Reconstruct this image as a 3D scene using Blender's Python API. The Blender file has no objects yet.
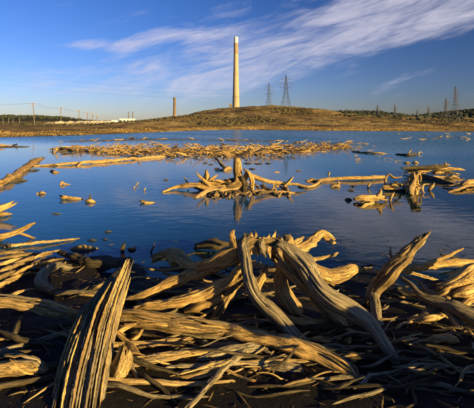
import bpy, math, random
import numpy as np
from mathutils import Vector, Matrix

# ---------------------------------------------------------------- camera, sky, sun
F, HOR, CAMH = 410.0, 122.0, 2.2          # focal length and horizon row in photo pixels, eye height in metres
scene = bpy.context.scene
col = scene.collection
cam_d = bpy.data.cameras.new("camera")
cam = bpy.data.objects.new("camera", cam_d); col.objects.link(cam)
cam.location = (0, 0, CAMH); cam.rotation_euler = (math.radians(90), 0, 0)
cam_d.sensor_width = 36.0; cam_d.lens = 36.0 * F / 474.0
cam_d.shift_y = -(204.0 - HOR) / 474.0
cam_d.clip_start = 0.05; cam_d.clip_end = 20000
scene.camera = cam

SUN_EL, SUN_AZ = math.radians(13.0), math.radians(131.0)   # azimuth clockwise from +Y (view direction)
sun_dir = Vector((math.sin(SUN_AZ)*math.cos(SUN_EL), math.cos(SUN_AZ)*math.cos(SUN_EL), math.sin(SUN_EL)))

world = bpy.data.worlds.new("World"); scene.world = world; world.use_nodes = True
wn, wl = world.node_tree.nodes, world.node_tree.links
wn.clear()
def N(tree_nodes, t, **kw):
    n = tree_nodes.new(t)
    for k, v in kw.items(): setattr(n, k, v)
    return n
def wmath(op, a, b=None, c=None, clamp=False):
    n = wn.new('ShaderNodeMath'); n.operation = op; n.use_clamp = clamp
    for i, v in enumerate((a, b, c)):
        if v is None: continue
        if isinstance(v, (int, float)): n.inputs[i].default_value = v
        else: wl.new(v, n.inputs[i])
    return n.outputs[0]
sky = wn.new('ShaderNodeTexSky'); sky.sky_type = 'NISHITA'; sky.sun_disc = False
sky.sun_elevation = SUN_EL; sky.sun_rotation = SUN_AZ
sky.air_density = 1.0; sky.dust_density = 0.3; sky.ozone_density = 2.2; sky.altitude = 250
tc = wn.new('ShaderNodeTexCoord')
sep = wn.new('ShaderNodeSeparateXYZ'); wl.new(tc.outputs['Generated'], sep.inputs[0])
az = wmath('ARCTAN2', sep.outputs[0], sep.outputs[1])
el = wmath('ARCSINE', sep.outputs[2])
# cirrus: streaks along a band that climbs to the right
TH = math.radians(14)
sa = wmath('ADD', wmath('MULTIPLY', az, math.cos(TH)), wmath('MULTIPLY', el, math.sin(TH)))
sb = wmath('ADD', wmath('MULTIPLY', az, -math.sin(TH)), wmath('MULTIPLY', el, math.cos(TH)))
cv = wn.new('ShaderNodeCombineXYZ')
wl.new(wmath('MULTIPLY', sa, 2.2), cv.inputs[0]); wl.new(wmath('MULTIPLY', sb, 9.0), cv.inputs[1])
nz = wn.new('ShaderNodeTexNoise'); nz.inputs['Scale'].default_value = 1.9; nz.inputs['Detail'].default_value = 9
nz.inputs['Roughness'].default_value = 0.62; nz.inputs['Distortion'].default_value = 0.7
wl.new(cv.outputs[0], nz.inputs['Vector'])
cv2 = wn.new('ShaderNodeCombineXYZ')
wl.new(wmath('MULTIPLY', sa, 10.0), cv2.inputs[0]); wl.new(wmath('MULTIPLY', sb, 60.0), cv2.inputs[1])
nz2 = wn.new('ShaderNodeTexNoise'); nz2.inputs['Scale'].default_value = 1.2; nz2.inputs['Detail'].default_value = 6
nz2.inputs['Distortion'].default_value = 1.2
wl.new(cv2.outputs[0], nz2.inputs['Vector'])
# band mask: centre line in the rotated frame, soft upper edge, crisper lower edge
lo = wn.new('ShaderNodeMapRange'); lo.interpolation_type = 'SMOOTHSTEP'
lo.inputs[1].default_value = 0.02; lo.inputs[2].default_value = 0.11; wl.new(sb, lo.inputs[0])
hi = wn.new('ShaderNodeMapRange'); hi.interpolation_type = 'SMOOTHSTEP'
hi.inputs[1].default_value = 0.11; hi.inputs[2].default_value = 0.34; hi.inputs[3].default_value = 1; hi.inputs[4].default_value = 0
wl.new(sb, hi.inputs[0])
lf = wn.new('ShaderNodeMapRange'); lf.interpolation_type = 'SMOOTHSTEP'
lf.inputs[1].default_value = -0.7; lf.inputs[2].default_value = 0.2; lf.inputs[3].default_value = 0.15; wl.new(sa, lf.inputs[0])
band = wmath('MULTIPLY', wmath('MULTIPLY', lo.outputs[0], hi.outputs[0]), lf.outputs[0])
dens = wmath('ADD', wmath('MULTIPLY', wmath('SUBTRACT', nz.outputs[0], 0.145), 1.75), wmath('MULTIPLY', nz2.outputs[0], 0.5))
dens = wmath('ADD', dens, wmath('MULTIPLY', band, 0.66))
# two long thin wisps lying level left of the band
def wisp(el0, half, a0, a1, amt):
    d = wmath('DIVIDE', wmath('SUBTRACT', wmath('SUBTRACT', el, wmath('MULTIPLY', az, 0.06)), el0), half)
    g = wmath('POWER', 2.718, wmath('MULTIPLY', wmath('MULTIPLY', d, d), -1.0))
    r = wn.new('ShaderNodeMapRange'); r.interpolation_type = 'SMOOTHSTEP'; r.inputs[1].default_value = a0; r.inputs[2].default_value = a0+.12; wl.new(az, r.inputs[0])
    q = wn.new('ShaderNodeMapRange'); q.interpolation_type = 'SMOOTHSTEP'; q.inputs[1].default_value = a1-.2; q.inputs[2].default_value = a1; q.inputs[3].default_value = 1; q.inputs[4].default_value = 0; wl.new(az, q.inputs[0])
    return wmath('MULTIPLY', wmath('MULTIPLY', g, amt), wmath('MULTIPLY', r.outputs[0], q.outputs[0]))
dens = wmath('ADD', dens, wisp(0.196, 0.014, -0.46, -0.16, 0.55))
dens = wmath('ADD', dens, wisp(0.214, 0.018, -0.30, 0.10, 0.34))
cl = wn.new('ShaderNodeMapRange'); cl.interpolation_type = 'SMOOTHSTEP'
cl.inputs[1].default_value = 1.0; cl.inputs[2].default_value = 1.9; cl.inputs[4].default_value = 0.82; wl.new(dens, cl.inputs[0])
fade = wn.new('ShaderNodeMapRange'); fade.inputs[1].default_value = 0.0; fade.inputs[2].default_value = 0.06; wl.new(sep.outputs[2], fade.inputs[0])
cloud = wmath('MULTIPLY', cl.outputs[0], fade.outputs[0])
# polarised blue: the sky is deepest a quarter turn from the sun
vd = wn.new('ShaderNodeVectorMath'); vd.operation = 'DOT_PRODUCT'; wl.new(tc.outputs['Generated'], vd.inputs[0])
vd.inputs[1].default_value = sun_dir
c2 = wmath('MULTIPLY', vd.outputs['Value'], vd.outputs['Value'])
pol = wmath('DIVIDE', wmath('SUBTRACT', 1.0, c2), wmath('ADD', 1.0, c2))
polf = wmath('SUBTRACT', 1.0, wmath('MULTIPLY', pol, 0.58))
hs = wn.new('ShaderNodeHueSaturation'); hs.inputs['Saturation'].default_value = 1.28; hs.inputs['Value'].default_value = 1.0
wl.new(sky.outputs[0], hs.inputs['Color'])
mulc = wn.new('ShaderNodeMix'); mulc.data_type = 'RGBA'; mulc.blend_type = 'MULTIPLY'; mulc.inputs['Factor'].default_value = 1
wl.new(hs.outputs[0], mulc.inputs['A']); wl.new(polf, mulc.inputs['B'])
mixc = wn.new('ShaderNodeMix'); mixc.data_type = 'RGBA'
wl.new(cloud, mixc.inputs['Factor']); tint = wn.new('ShaderNodeMix'); tint.data_type = 'RGBA'; tint.blend_type = 'MULTIPLY'; tint.inputs['Factor'].default_value = 1
tint.inputs['B'].default_value = (0.69, 0.74, 1.27, 1); wl.new(mulc.outputs['Result'], tint.inputs['A'])
wl.new(tint.outputs['Result'], mixc.inputs['A'])
mixc.inputs['B'].default_value = (5.3, 5.1, 6.0, 1)
bg = wn.new('ShaderNodeBackground'); bg.inputs[1].default_value = 0.055
wl.new(mixc.outputs['Result'], bg.inputs[0])
wo = wn.new('ShaderNodeOutputWorld'); wl.new(bg.outputs[0], wo.inputs[0])

sun_d = bpy.data.lights.new("sun", 'SUN'); sun_d.energy = 5.0; sun_d.angle = math.radians(0.5)
sun_d.color = (1.0, 0.70, 0.28)
sun = bpy.data.objects.new("sun", sun_d); col.objects.link(sun)
sun.rotation_euler = sun_dir.to_track_quat('Z', 'Y').to_euler()

scene.view_settings.view_transform = 'Standard'; scene.view_settings.look = 'None'
scene.view_settings.gamma = 1.0; scene.view_settings.exposure = 1.25
scene.render.engine = 'CYCLES'

# ---------------------------------------------------------------- materials
def nodes(name):
    m = bpy.data.materials.new(name); m.use_nodes = True
    nt = m.node_tree; b = nt.nodes['Principled BSDF']
    return m, nt, b
def ramp(nt, fac, stops):
    r = nt.nodes.new('ShaderNodeValToRGB'); e = r.color_ramp.elements
    while len(e) < len(stops): e.new(0.5)
    for i, (p, c) in enumerate(stops):
        e[i].position = p; e[i].color = (*c, 1)
    nt.links.new(fac, r.inputs[0]); return r.outputs[0]
def noise(nt, vec, scale, detail=5, rough=0.55, dist=0.0):
    n = nt.nodes.new('ShaderNodeTexNoise'); n.inputs['Scale'].default_value = scale
    n.inputs['Detail'].default_value = detail; n.inputs['Roughness'].default_value = rough; n.inputs['Distortion'].default_value = dist
    if vec is not None: nt.links.new(vec, n.inputs['Vector'])
    return n.outputs[0]
def mixrgb(nt, fac, a, b, mode='MIX'):
    m = nt.nodes.new('ShaderNodeMix'); m.data_type = 'RGBA'; m.blend_type = mode
    for k, v in (('Factor', fac), ('A', a), ('B', b)):
        if isinstance(v, (int, float)): m.inputs[k].default_value = v
        elif isinstance(v, tuple): m.inputs[k].default_value = (*v, 1)
        else: nt.links.new(v, m.inputs[k])
    return m.outputs['Result']
def bump(nt, b, h, strength, dist):
    bp = nt.nodes.new('ShaderNodeBump'); bp.inputs['Strength'].default_value = strength; bp.inputs['Distance'].default_value = dist
    nt.links.new(h, bp.inputs['Height']); nt.links.new(bp.outputs[0], b.inputs['Normal']); return bp

def wood_material(name, tint=(1, 1, 1), far=False):
    m, nt, b = nodes(name)
    at = nt.nodes.new('ShaderNodeAttribute'); at.attribute_name = 'grain'
    oi = nt.nodes.new('ShaderNodeObjectInfo')
    add = nt.nodes.new('ShaderNodeVectorMath'); add.operation = 'ADD'
    nt.links.new(at.outputs['Vector'], add.inputs[0])
    sc = nt.nodes.new('ShaderNodeVectorMath'); sc.operation = 'SCALE'; sc.inputs[0].default_value = (7, 5, 3)
    nt.links.new(oi.outputs['Random'], sc.inputs['Scale']); nt.links.new(sc.outputs[0], add.inputs[1])
    v = add.outputs[0]
    k = 0.35 if far else 1.0
    g1 = noise(nt, v, 75*k, 8, 0.68, 0.2)
    g2 = noise(nt, v, 9, 4, 0.6)
    g3 = noise(nt, v, 240*k, 5, 0.7)
    c1 = ramp(nt, g1, [(0.28, (0.05, 0.036, 0.018)), (0.39, (0.27, 0.20, 0.098)), (0.52, (0.46, 0.355, 0.175)), (0.70, (0.62, 0.50, 0.285))])
    c2 = ramp(nt, g2, [(0.35, (0.62, 0.58, 0.52)), (0.5, (0.95, 0.9, 0.82)), (0.68, (1.0, 0.93, 0.80))])
    c = mixrgb(nt, 1.0, c1, c2, 'MULTIPLY')
    # drying checks: thin dark splits along the grain
    def checks(scale, width):
        n_ = noise(nt, v, scale, 2, 0.5, 0.15)
        d = nt.nodes.new('ShaderNodeMath'); d.operation = 'SUBTRACT'; d.inputs[1].default_value = 0.5; nt.links.new(n_, d.inputs[0])
        e = nt.nodes.new('ShaderNodeMath'); e.operation = 'ABSOLUTE'; nt.links.new(d.outputs[0], e.inputs[0])
        r = nt.nodes.new('ShaderNodeMapRange'); r.inputs[2].default_value = width; nt.links.new(e.outputs[0], r.inputs[0]); return r.outputs[0]
    k1, k2 = checks(26*k, 0.030), checks(60*k, 0.035)
    mn = nt.nodes.new('ShaderNodeMath'); mn.operation = 'MULTIPLY'; nt.links.new(k1, mn.inputs[0]); nt.links.new(k2, mn.inputs[1])
    ck = nt.nodes.new('ShaderNodeMapRange'); ck.inputs[3].default_value = 0.25; nt.links.new(mn.outputs[0], ck.inputs[0])
    zone = nt.nodes.new('ShaderNodeMapRange'); zone.inputs[1].default_value = 0.42; zone.inputs[2].default_value = 0.6
    nt.links.new(noise(nt, v, 6.0*k, 3, 0.5), zone.inputs[0])
    c = mixrgb(nt, zone.outputs[0], c, mixrgb(nt, 1.0, c, ck.outputs[0], 'MULTIPLY'))
    vr = nt.nodes.new('ShaderNodeMapRange'); vr.inputs[3].default_value = 0.72; vr.inputs[4].default_value = 1.12
    nt.links.new(oi.outputs['Random'], vr.inputs[0])
    c = mixrgb(nt, 1.0, c, vr.outputs[0], 'MULTIPLY')
    c = mixrgb(nt, 1.0, c, tint, 'MULTIPLY')
    nt.links.new(c, b.inputs['Base Color'])
    b.inputs['Roughness'].default_value = 0.8
    b.inputs['Specular IOR Level'].default_value = 0.25
    h = mixrgb(nt, 0.3, g1, g3)
    h = mixrgb(nt, 0.6, h, mn.outputs[0])
    bump(nt, b, h, 1.0, 0.009 if not far else 0.03)
    return m
WOOD = wood_material('weathered_wood', (1.0, 0.95, 0.82))
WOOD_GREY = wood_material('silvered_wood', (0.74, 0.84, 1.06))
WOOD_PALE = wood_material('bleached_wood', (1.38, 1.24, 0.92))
WOOD_FAR = wood_material('floating_wood', (1.15, 1.02, 0.8), True)
WOOD_DARK = wood_material('waterlogged_wood', (0.24, 0.26, 0.28))

def ground_material(name, cols, scale, rough=0.9, bs=0.6, bd=0.05):
    m, nt, b = nodes(name)
    g = nt.nodes.new('ShaderNodeNewGeometry')
    n1 = noise(nt, g.outputs['Position'], scale, 8, 0.65)
    c = ramp(nt, n1, cols); nt.links.new(c, b.inputs['Base Color']); b.inputs['Roughness'].default_value = rough
    bump(nt, b, noise(nt, g.outputs['Position'], scale*4, 6, 0.7), bs, bd)
    return m
PEAT = ground_material('black_peat', [(0.35, (0.004, 0.004, 0.004)), (0.6, (0.008, 0.007, 0.006)), (0.75, (0.018, 0.014, 0.010))], 3.0, 0.75, 0.8, 0.04)
PEAT.node_tree.nodes['Principled BSDF'].inputs['Specular IOR Level'].default_value = 0.2
MUD = ground_material('brown_mud', [(0.3, (0.05, 0.04, 0.03)), (0.6, (0.14, 0.10, 0.06)), (0.8, (0.24, 0.18, 0.1))], 2.0)

def hill_material():
    m, nt, b = nodes('autumn_grass_land')
    g = nt.nodes.new('ShaderNodeNewGeometry')
    mp = nt.nodes.new('ShaderNodeMapping'); mp.inputs['Scale'].default_value = (0.6, 0.35, 1.6)
    nt.links.new(g.outputs['Position'], mp.inputs['Vector'])
    n1 = noise(nt, mp.outputs[0], 0.06, 10, 0.74, 0.6)
    n2 = noise(nt, mp.outputs[0], 0.4, 6, 0.7)
    a = ramp(nt, n1, [(0.36, (0.03, 0.026, 0.012)), (0.45, (0.12, 0.085, 0.03)), (0.53, (0.30, 0.21, 0.07)), (0.68, (0.46, 0.34, 0.14))])
    d = ramp(nt, n2, [(0.38, (0.35, 0.33, 0.25)), (0.55, (1, 1, 1)), (0.7, (1.2, 1.15, 1.0))])
    c = mixrgb(nt, 1.0, a, d, 'MULTIPLY')
    at = nt.nodes.new('ShaderNodeAttribute'); at.attribute_name = 'cover'     # 0 straw, 1 woodland floor
    c = mixrgb(nt, at.outputs['Fac'], c, (0.03, 0.034, 0.018))
    nt.links.new(c, b.inputs['Base Color']); b.inputs['Roughness'].default_value = 0.95
    b.inputs['Specular IOR Level'].default_value = 0.1
    bump(nt, b, n2, 0.8, 1.2)
    return m
HILL = hill_material()

def water_material():
    m, nt, b = nodes('lake_water')
    g = nt.nodes.new('ShaderNodeNewGeometry')
    sp = nt.nodes.new('ShaderNodeSeparateXYZ'); nt.links.new(g.outputs['Position'], sp.inputs[0])
    # peat-stained shallows along the near bank, clear scattering water further out
    dp = nt.nodes.new('ShaderNodeMapRange'); dp.interpolation_type = 'SMOOTHSTEP'
    dp.inputs[1].default_value = 6.0; dp.inputs[2].default_value = 15.0
    xs = nt.nodes.new('ShaderNodeMath'); xs.operation = 'MULTIPLY_ADD'; xs.inputs[1].default_value = -0.9
    nt.links.new(sp.outputs[0], xs.inputs[0]); nt.links.new(sp.outputs[1], xs.inputs[2])
    nt.links.new(xs.outputs[0], dp.inputs[0])
    c = mixrgb(nt, dp.outputs[0], (0.002, 0.012, 0.014), (0.001, 0.075, 0.18))
    nt.links.new(c, b.inputs['Base Color'])
    b.inputs['Roughness'].default_value = 0.035; b.inputs['IOR'].default_value = 1.29
    mp = nt.nodes.new('ShaderNodeMapping'); mp.inputs['Scale'].default_value = (1.0, 1.7, 1)
    nt.links.new(g.outputs['Position'], mp.inputs['Vector'])
    small = noise(nt, mp.outputs[0], 2.0, 3, 0.5, 0.4)
    bp = nt.nodes.new('ShaderNodeBump'); bp.inputs['Strength'].default_value = 1.0; bp.inputs['Distance'].default_value = 0.005
    nt.links.new(small, bp.inputs['Height'])
    wn_ = nt.nodes.new('ShaderNodeTexNoise'); wn_.inputs['Scale'].default_value = 3.0; wn_.inputs['Detail'].default_value = 4; wn_.inputs['Roughness'].default_value = 0.6
    nt.links.new(mp.outputs[0], wn_.inputs['Vector'])
    patch = noise(nt, g.outputs['Position'], 0.05, 3, 0.5)
    yx = nt.nodes.new('ShaderNodeMath'); yx.operation = 'MULTIPLY_ADD'; yx.inputs[1].default_value = 0.5
    nt.links.new(sp.outputs[0], yx.inputs[0]); nt.links.new(sp.outputs[1], yx.inputs[2])
    ru = nt.nodes.new('ShaderNodeMapRange'); ru.interpolation_type = 'SMOOTHSTEP'
    ru.inputs[1].default_value = 26.0; ru.inputs[2].default_value = 48.0
    nt.links.new(yx.outputs[0], ru.inputs[0])
    pm = nt.nodes.new('ShaderNodeMapRange'); pm.inputs[1].default_value = 0.36; pm.inputs[2].default_value = 0.58; pm.inputs[3].default_value = 0.55
    nt.links.new(patch, pm.inputs[0])
    k = nt.nodes.new('ShaderNodeMath'); k.operation = 'MULTIPLY'; nt.links.new(ru.outputs[0], k.inputs[0]); nt.links.new(pm.outputs[0], k.inputs[1])
    sub = nt.nodes.new('ShaderNodeVectorMath'); sub.operation = 'SUBTRACT'; sub.inputs[1].default_value = (.5, .5, .5)
    nt.links.new(wn_.outputs['Color'], sub.inputs[0])
    mul = nt.nodes.new('ShaderNodeVectorMath'); mul.operation = 'MULTIPLY'; mul.inputs[1].default_value = (0.9, 2.8, 0)
    nt.links.new(sub.outputs[0], mul.inputs[0])
    # wind chop: the steep faces of the wavelets look south, towards the near bank
    sx_ = nt.nodes.new('ShaderNodeSeparateXYZ'); nt.links.new(mul.outputs[0], sx_.inputs[0])
    ab = nt.nodes.new('ShaderNodeMath'); ab.operation = 'ABSOLUTE'; nt.links.new(sx_.outputs[1], ab.inputs[0])
    ng = nt.nodes.new('ShaderNodeMath'); ng.operation = 'MULTIPLY'; ng.inputs[1].default_value = -1.0; nt.links.new(ab.outputs[0], ng.inputs[0])
    cb = nt.nodes.new('ShaderNodeCombineXYZ'); nt.links.new(sx_.outputs[0], cb.inputs[0]); nt.links.new(ng.outputs[0], cb.inputs[1])
    scl = nt.nodes.new('ShaderNodeVectorMath'); scl.operation = 'SCALE'; nt.links.new(cb.outputs[0], scl.inputs[0]); nt.links.new(k.outputs[0], scl.inputs['Scale'])
    ad = nt.nodes.new('ShaderNodeVectorMath'); ad.operation = 'ADD'; nt.links.new(scl.outputs[0], ad.inputs[0]); nt.links.new(bp.outputs[0], ad.inputs[1])
    nm = nt.nodes.new('ShaderNodeVectorMath'); nm.operation = 'NORMALIZE'; nt.links.new(ad.outputs[0], nm.inputs[0])
    nt.links.new(nm.outputs[0], b.inputs['Normal'])
    return m
WATER = water_material()

def plain(name, c, rough=0.8, nscale=None, var=0.25, metal=0.0):
    m, nt, b = nodes(name)
    b.inputs['Roughness'].default_value = rough; b.inputs['Metallic'].default_value = metal
    g = nt.nodes.new('ShaderNodeNewGeometry')
    n1 = noise(nt, g.outputs['Position'], nscale or 0.5, 5, 0.6)
    lo_ = tuple(x*(1-var) for x in c); hi_ = tuple(min(1, x*(1+var)) for x in c)
    nt.links.new(ramp(nt, n1, [(0.35, lo_), (0.65, hi_)]), b.inputs['Base Color'])
    return m
CONC = plain('buff_concrete', (0.36, 0.29, 0.18), 0.85, 0.03, 0.12)
CONC_RED = plain('brown_stained_concrete', (0.28, 0.205, 0.12), 0.85, 0.04, 0.2)
CAPW = plain('white_cap_paint', (0.55, 0.55, 0.53), 0.6, 0.1, 0.05)
BRICK = plain('sooty_brick', (0.17, 0.115, 0.065), 0.9, 0.05, 0.2)
STEEL = plain('galvanised_steel', (0.11, 0.12, 0.13), 0.5, 0.5, 0.2, 0.4)
WIRE = plain('wire_steel', (0.10, 0.10, 0.11), 0.5, 0.5, 0.1)
POLEW = plain('pole_wood', (0.16, 0.125, 0.09), 0.85, 1.0, 0.3)
SIDING = plain('white_siding', (0.72, 0.72, 0.68), 0.7, 0.08, 0.06)
DARKPANE = plain('dark_pane', (0.03, 0.035, 0.04), 0.2, 0.5, 0.2)
PALEBANK = plain('pale_tailings', (0.50, 0.42, 0.25), 0.95, 0.05, 0.22)
SHRUB = plain('dark_scrub_leaves', (0.06, 0.052, 0.02), 0.9, 0.25, 0.6)
WOODLAND = plain('dark_woodland_leaves', (0.022, 0.030, 0.013), 0.9, 0.03, 0.5)
REED = plain('straw_reeds', (0.27, 0.18, 0.06), 0.9, 0.12, 0.5)

# ---------------------------------------------------------------- helpers
def P(px, py, h=0.0):
    """photo pixel on the horizontal level h -> world point"""
    Y = (CAMH - h) * F / (py - HOR)
    return Vector(((px - 237.0) / F * Y, Y, h))
def at_dist(px, py, Y):
    return Vector(((px - 237.0) / F * Y, Y, CAMH - (py - HOR) / F * Y))
def link(o): col.objects.link(o); return o
def tag(o, label=None, cat=None, group=None, kind=None):
    if label: o['label'] = label
    if cat: o['category'] = cat
    if group: o['group'] = group
    if kind: o['kind'] = kind
    return o
def mesh_obj(name, V, Fc, mat, parent=None, smooth=True, grain=None):
    me = bpy.data.meshes.new(name)
    me.from_pydata(V, [], Fc); me.update()
    if smooth: me.polygons.foreach_set('use_smooth', [True]*len(me.polygons))
    if mat: me.materials.append(mat)
    if grain is not None:
        a = me.attributes.new('grain', 'FLOAT_VECTOR', 'POINT'); a.data.foreach_set('vector', np.asarray(grain, dtype=np.float32).ravel())
    o = link(bpy.data.objects.new(name, me))
    if parent: o.parent = parent
    return o
def empty(name, loc=(0, 0, 0)):
    o = link(bpy.data.objects.new(name, None)); o.location = loc; o.empty_display_size = 0.2; return o
def local(o, pts):
    return [(Vector(p) - o.location) for p in pts]

def spline(pts, rad, step):
    pts = [np.array(p, float) for p in pts]; n = len(pts)
    ext = [2*pts[0]-pts[1]] + pts + [2*pts[-1]-pts[-2]]
    re = [rad[0]] + list(rad) + [rad[-1]]
    out, ro = [], []
    for i in range(n-1):
        L = np.linalg.norm(pts[i+1]-pts[i]); k = max(2, int(L/step))
        p0, p1, p2, p3 = ext[i:i+4]
        for j in range(k):
            t = j/k
            out.append(0.5*((2*p1)+(-p0+p2)*t+(2*p0-5*p1+4*p2-p3)*t*t+(-p0+3*p1-3*p2+p3)*t**3))
            u = t*t*(3-2*t); ro.append(re[i+1]*(1-u)+re[i+2]*u)
    out.append(pts[-1]); ro.append(rad[-1])
    return np.array(out), np.array(ro)

_t3 = np.random.RandomState(77).rand(32, 32, 32)
def n3(x, y, z):
    """smooth 3-D value noise"""
    xi, yi, zi = (np.floor(q).astype(int) for q in (x, y, z))
    fx, fy, fz = x-xi, y-yi, z-zi
    fx, fy, fz = (q*q*(3-2*q) for q in (fx, fy, fz))
    g = lambda a, b, c: _t3[(xi+a) & 31, (yi+b) & 31, (zi+c) & 31]
    l = lambda p, q, t: p+(q-p)*t
    return l(l(l(g(0,0,0), g(1,0,0), fx), l(g(0,1,0), g(1,1,0), fx), fy), l(l(g(0,0,1), g(1,0,1), fx), l(g(0,1,1), g(1,1,1), fx), fy), fz)

def limb_geo(pts, rad, seg=22, step=0.03, groove=0.16, flat=0.85, jag=(0.9, 0.9), wob=0.06, twist=0.6, seed=0, flatdir=None, knots=0):
    """one weathered limb: a tapering tube with deep lengthwise cracks, lumps and splintered ends"""
    rg = np.random.RandomState(seed)
    C, R = spline(pts, rad, step)
    n = len(C)
    T = np.gradient(C, axis=0); T /= np.linalg.norm(T, axis=1)[:, None] + 1e-9
    S = np.concatenate([[0], np.cumsum(np.linalg.norm(np.diff(C, axis=0), axis=1))])
    rm = float(np.mean(R))
    up = np.array([0, 0, 1.0]) if flatdir is None else np.array(flatdir, float)
    U = np.zeros_like(C)
    u = up - T[0]*np.dot(up, T[0])
    if np.linalg.norm(u) < 1e-3: u = np.array([1.0, 0, 0]) - T[0]*T[0][0]
    for i in range(n):
        u = u - T[i]*np.dot(u, T[i]); u /= np.linalg.norm(u)+1e-9; U[i] = u
    W = np.cross(T, U)
    fr = 1.0/max(rm, 0.01)
    o = rg.rand(8)*31
    k1 = lambda f, q: n3(S*fr*f+o[q], np.full(n, o[q+1]), np.full(n, .5))-.5      # kinks of the centre line
    w = wob*rm*14
    C = C + U*(w*k1(.16, 0)+w*.45*k1(.5, 1))[:, None] + W*(w*k1(.16, 2)+w*.45*k1(.5, 3))[:, None]
    R = R*(1+0.45*k1(.22, 4)+0.35*k1(.7, 5))
    A = np.linspace(0, 2*math.pi, seg, endpoint=False)
    aa, ss = np.meshgrid(A, S)
    q = ss*fr
    ph = aa+twist*q*.06+.5*(n3(q*.25+o[6], np.cos(aa)+o[0], np.sin(aa))-.5)
    ca, sa_ = np.cos(ph), np.sin(ph)
    lump = n3(ca*.9+o[1], sa_*.9+o[2], q*.28)-.5
    plane = n3(ca*1.5+o[3], sa_*1.5+o[4], q*.09)-.5
    c1 = 1-np.abs(2*n3(ca*2.6+o[5], sa_*2.6+o[6], q*.075)-1)
    c2 = 1-np.abs(2*n3(ca*5.2+o[2], sa_*5.2+o[7], q*.13)-1)
    fine = n3(ca*9+o[0], sa_*9+o[3], q*.2)-.5
    g_ = groove/.17*rg.uniform(.4, .85)
    prof = g_*(.34*lump+.50*plane-.34*np.clip((c1-.72)/.28, 0, 1)**1.3-.15*np.clip((c2-.66)/.34, 0, 1)+.10*fine)
    rr = R[:, None]*np.clip(1.08+prof, .25, 2)
    for k in range(knots):
        s0, a0 = rg.rand()*S[-1], rg.rand()*6.28
        d2 = ((ss-s0)/(rm*.8))**2 + ((np.angle(np.exp(1j*(aa-a0))))/0.45)**2
        rr *= 1+0.5*np.exp(-d2)-.25*np.exp(-d2*7)
    V = C[:, None, :] + rr[..., None]*(np.cos(aa)[..., None]*W[:, None, :] + flat*np.sin(aa)[..., None]*U[:, None, :])
    # splintered ends: push the last rings along the axis by a jagged amount
    for end, amt in ((0, jag[0]), (1, jag[1])):
        if amt <= 0: continue
        j = np.zeros(seg)
        for k in (1, 2, 3, 5): j += np.sin(k*A+rg.rand()*6.28)/k
        j = j*0.55 + (rg.rand(seg)-0.4)*1.3
        m = min(6, n//3)
        for qn in range(m):
            idx = qn if end == 0 else n-1-qn
            sgn = -1 if end == 0 else 1
            f = (1-qn/m)**1.5
            V[idx] += sgn*(T[idx][None, :]*(j*amt*R[idx]*f)[:, None])
            V[idx] += (C[idx]-V[idx])*(0.2*f)
    verts = V.reshape(-1, 3)
    grain = np.stack([np.cos(aa)*rr, np.sin(aa)*rr, ss*0.04+(seed % 50)*0.37], -1).reshape(-1, 3)
    ii = np.arange(n*seg).reshape(n, seg); jj = np.roll(ii, -1, 1)
    faces = np.stack([ii[:-1], jj[:-1], jj[1:], ii[1:]], -1).reshape(-1, 4).tolist()
    nv = len(verts)
    cap0 = C[0]+T[0]*R[0]*0.35*(1 if jag[0] > 0 else -1); cap1 = C[-1]-T[-1]*R[-1]*0.35*(1 if jag[1] > 0 else -1)
    verts = np.vstack([verts, cap0, cap1]); grain = np.vstack([grain, grain[0]*0.2, grain[-1]*0.2])
    for j in range(seg):
        k = (j+1) % seg
        faces.append((nv, k, j)); faces.append((nv+1, (n-1)*seg+j, (n-1)*seg+k))
    return verts, faces, grain

_seed = [100]
def limb(name, spec, mat=WOOD, parent=None, origin=None, depth=None, **kw):
    """spec: list of (px, py, height, radius in px)"""
    _seed[0] += 1
    pts, rad = [], []
    if depth == 'base': depth = P(*max(spec, key=lambda q: q[1])[:2], 0.0).y
    for (px, py, h, rp) in spec:
        if depth is None: p = P(px, py, h)
        else:                                   # a piece standing at a known distance: water level nearer than that
            p = P(px, py, 0.0); 
            if p.y > depth: p = at_dist(px, py, depth)
            else: p.z = min(h, 0.02); p = P(px, py, p.z)
        pts.append(p); rad.append(rp*p.y/F)
    kw.setdefault('seed', _seed[0])
    kw.setdefault('step', max(0.012, min(0.5, float(np.mean(rad))*0.55)))
    v, f, g = limb_geo(pts, rad, **kw)
    o0 = parent.location if parent else (Vector((v[:, 0].mean(), v[:, 1].mean(), v[:, 2].min())) if origin is None else Vector(origin))
    v = v - np.array(o0)
    o = mesh_obj(name, v.tolist(), f, mat, parent, True, g)
    if not parent: o.location = o0
    return o

# ---------------------------------------------------------------- the setting: bank, water, far land
_tabs = {}
def vnoise(x, y, seed=0):
    """smooth value noise on arrays"""
    if seed not in _tabs: _tabs[seed] = np.random.RandomState(seed).rand(256, 256)
    tab = _tabs[seed]
    xi, yi = np.floor(x).astype(int), np.floor(y).astype(int)
    fx, fy = x-xi, y-yi; fx = fx*fx*(3-2*fx); fy = fy*fy*(3-2*fy)
    g = lambda a, b: tab[a % 256, b % 256]
    return (g(xi, yi)*(1-fx)+g(xi+1, yi)*fx)*(1-fy)+(g(xi, yi+1)*(1-fx)+g(xi+1, yi+1)*fx)*fy
def fbm(x, y, o=4, seed=0):
    s = 0; a = 1; t = 0
    for i in range(o):
        s = s+a*vnoise(x*2**i+i*17.3, y*2**i+i*9.1, seed+i); t += a; a *= 0.5
    return s/t

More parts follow.
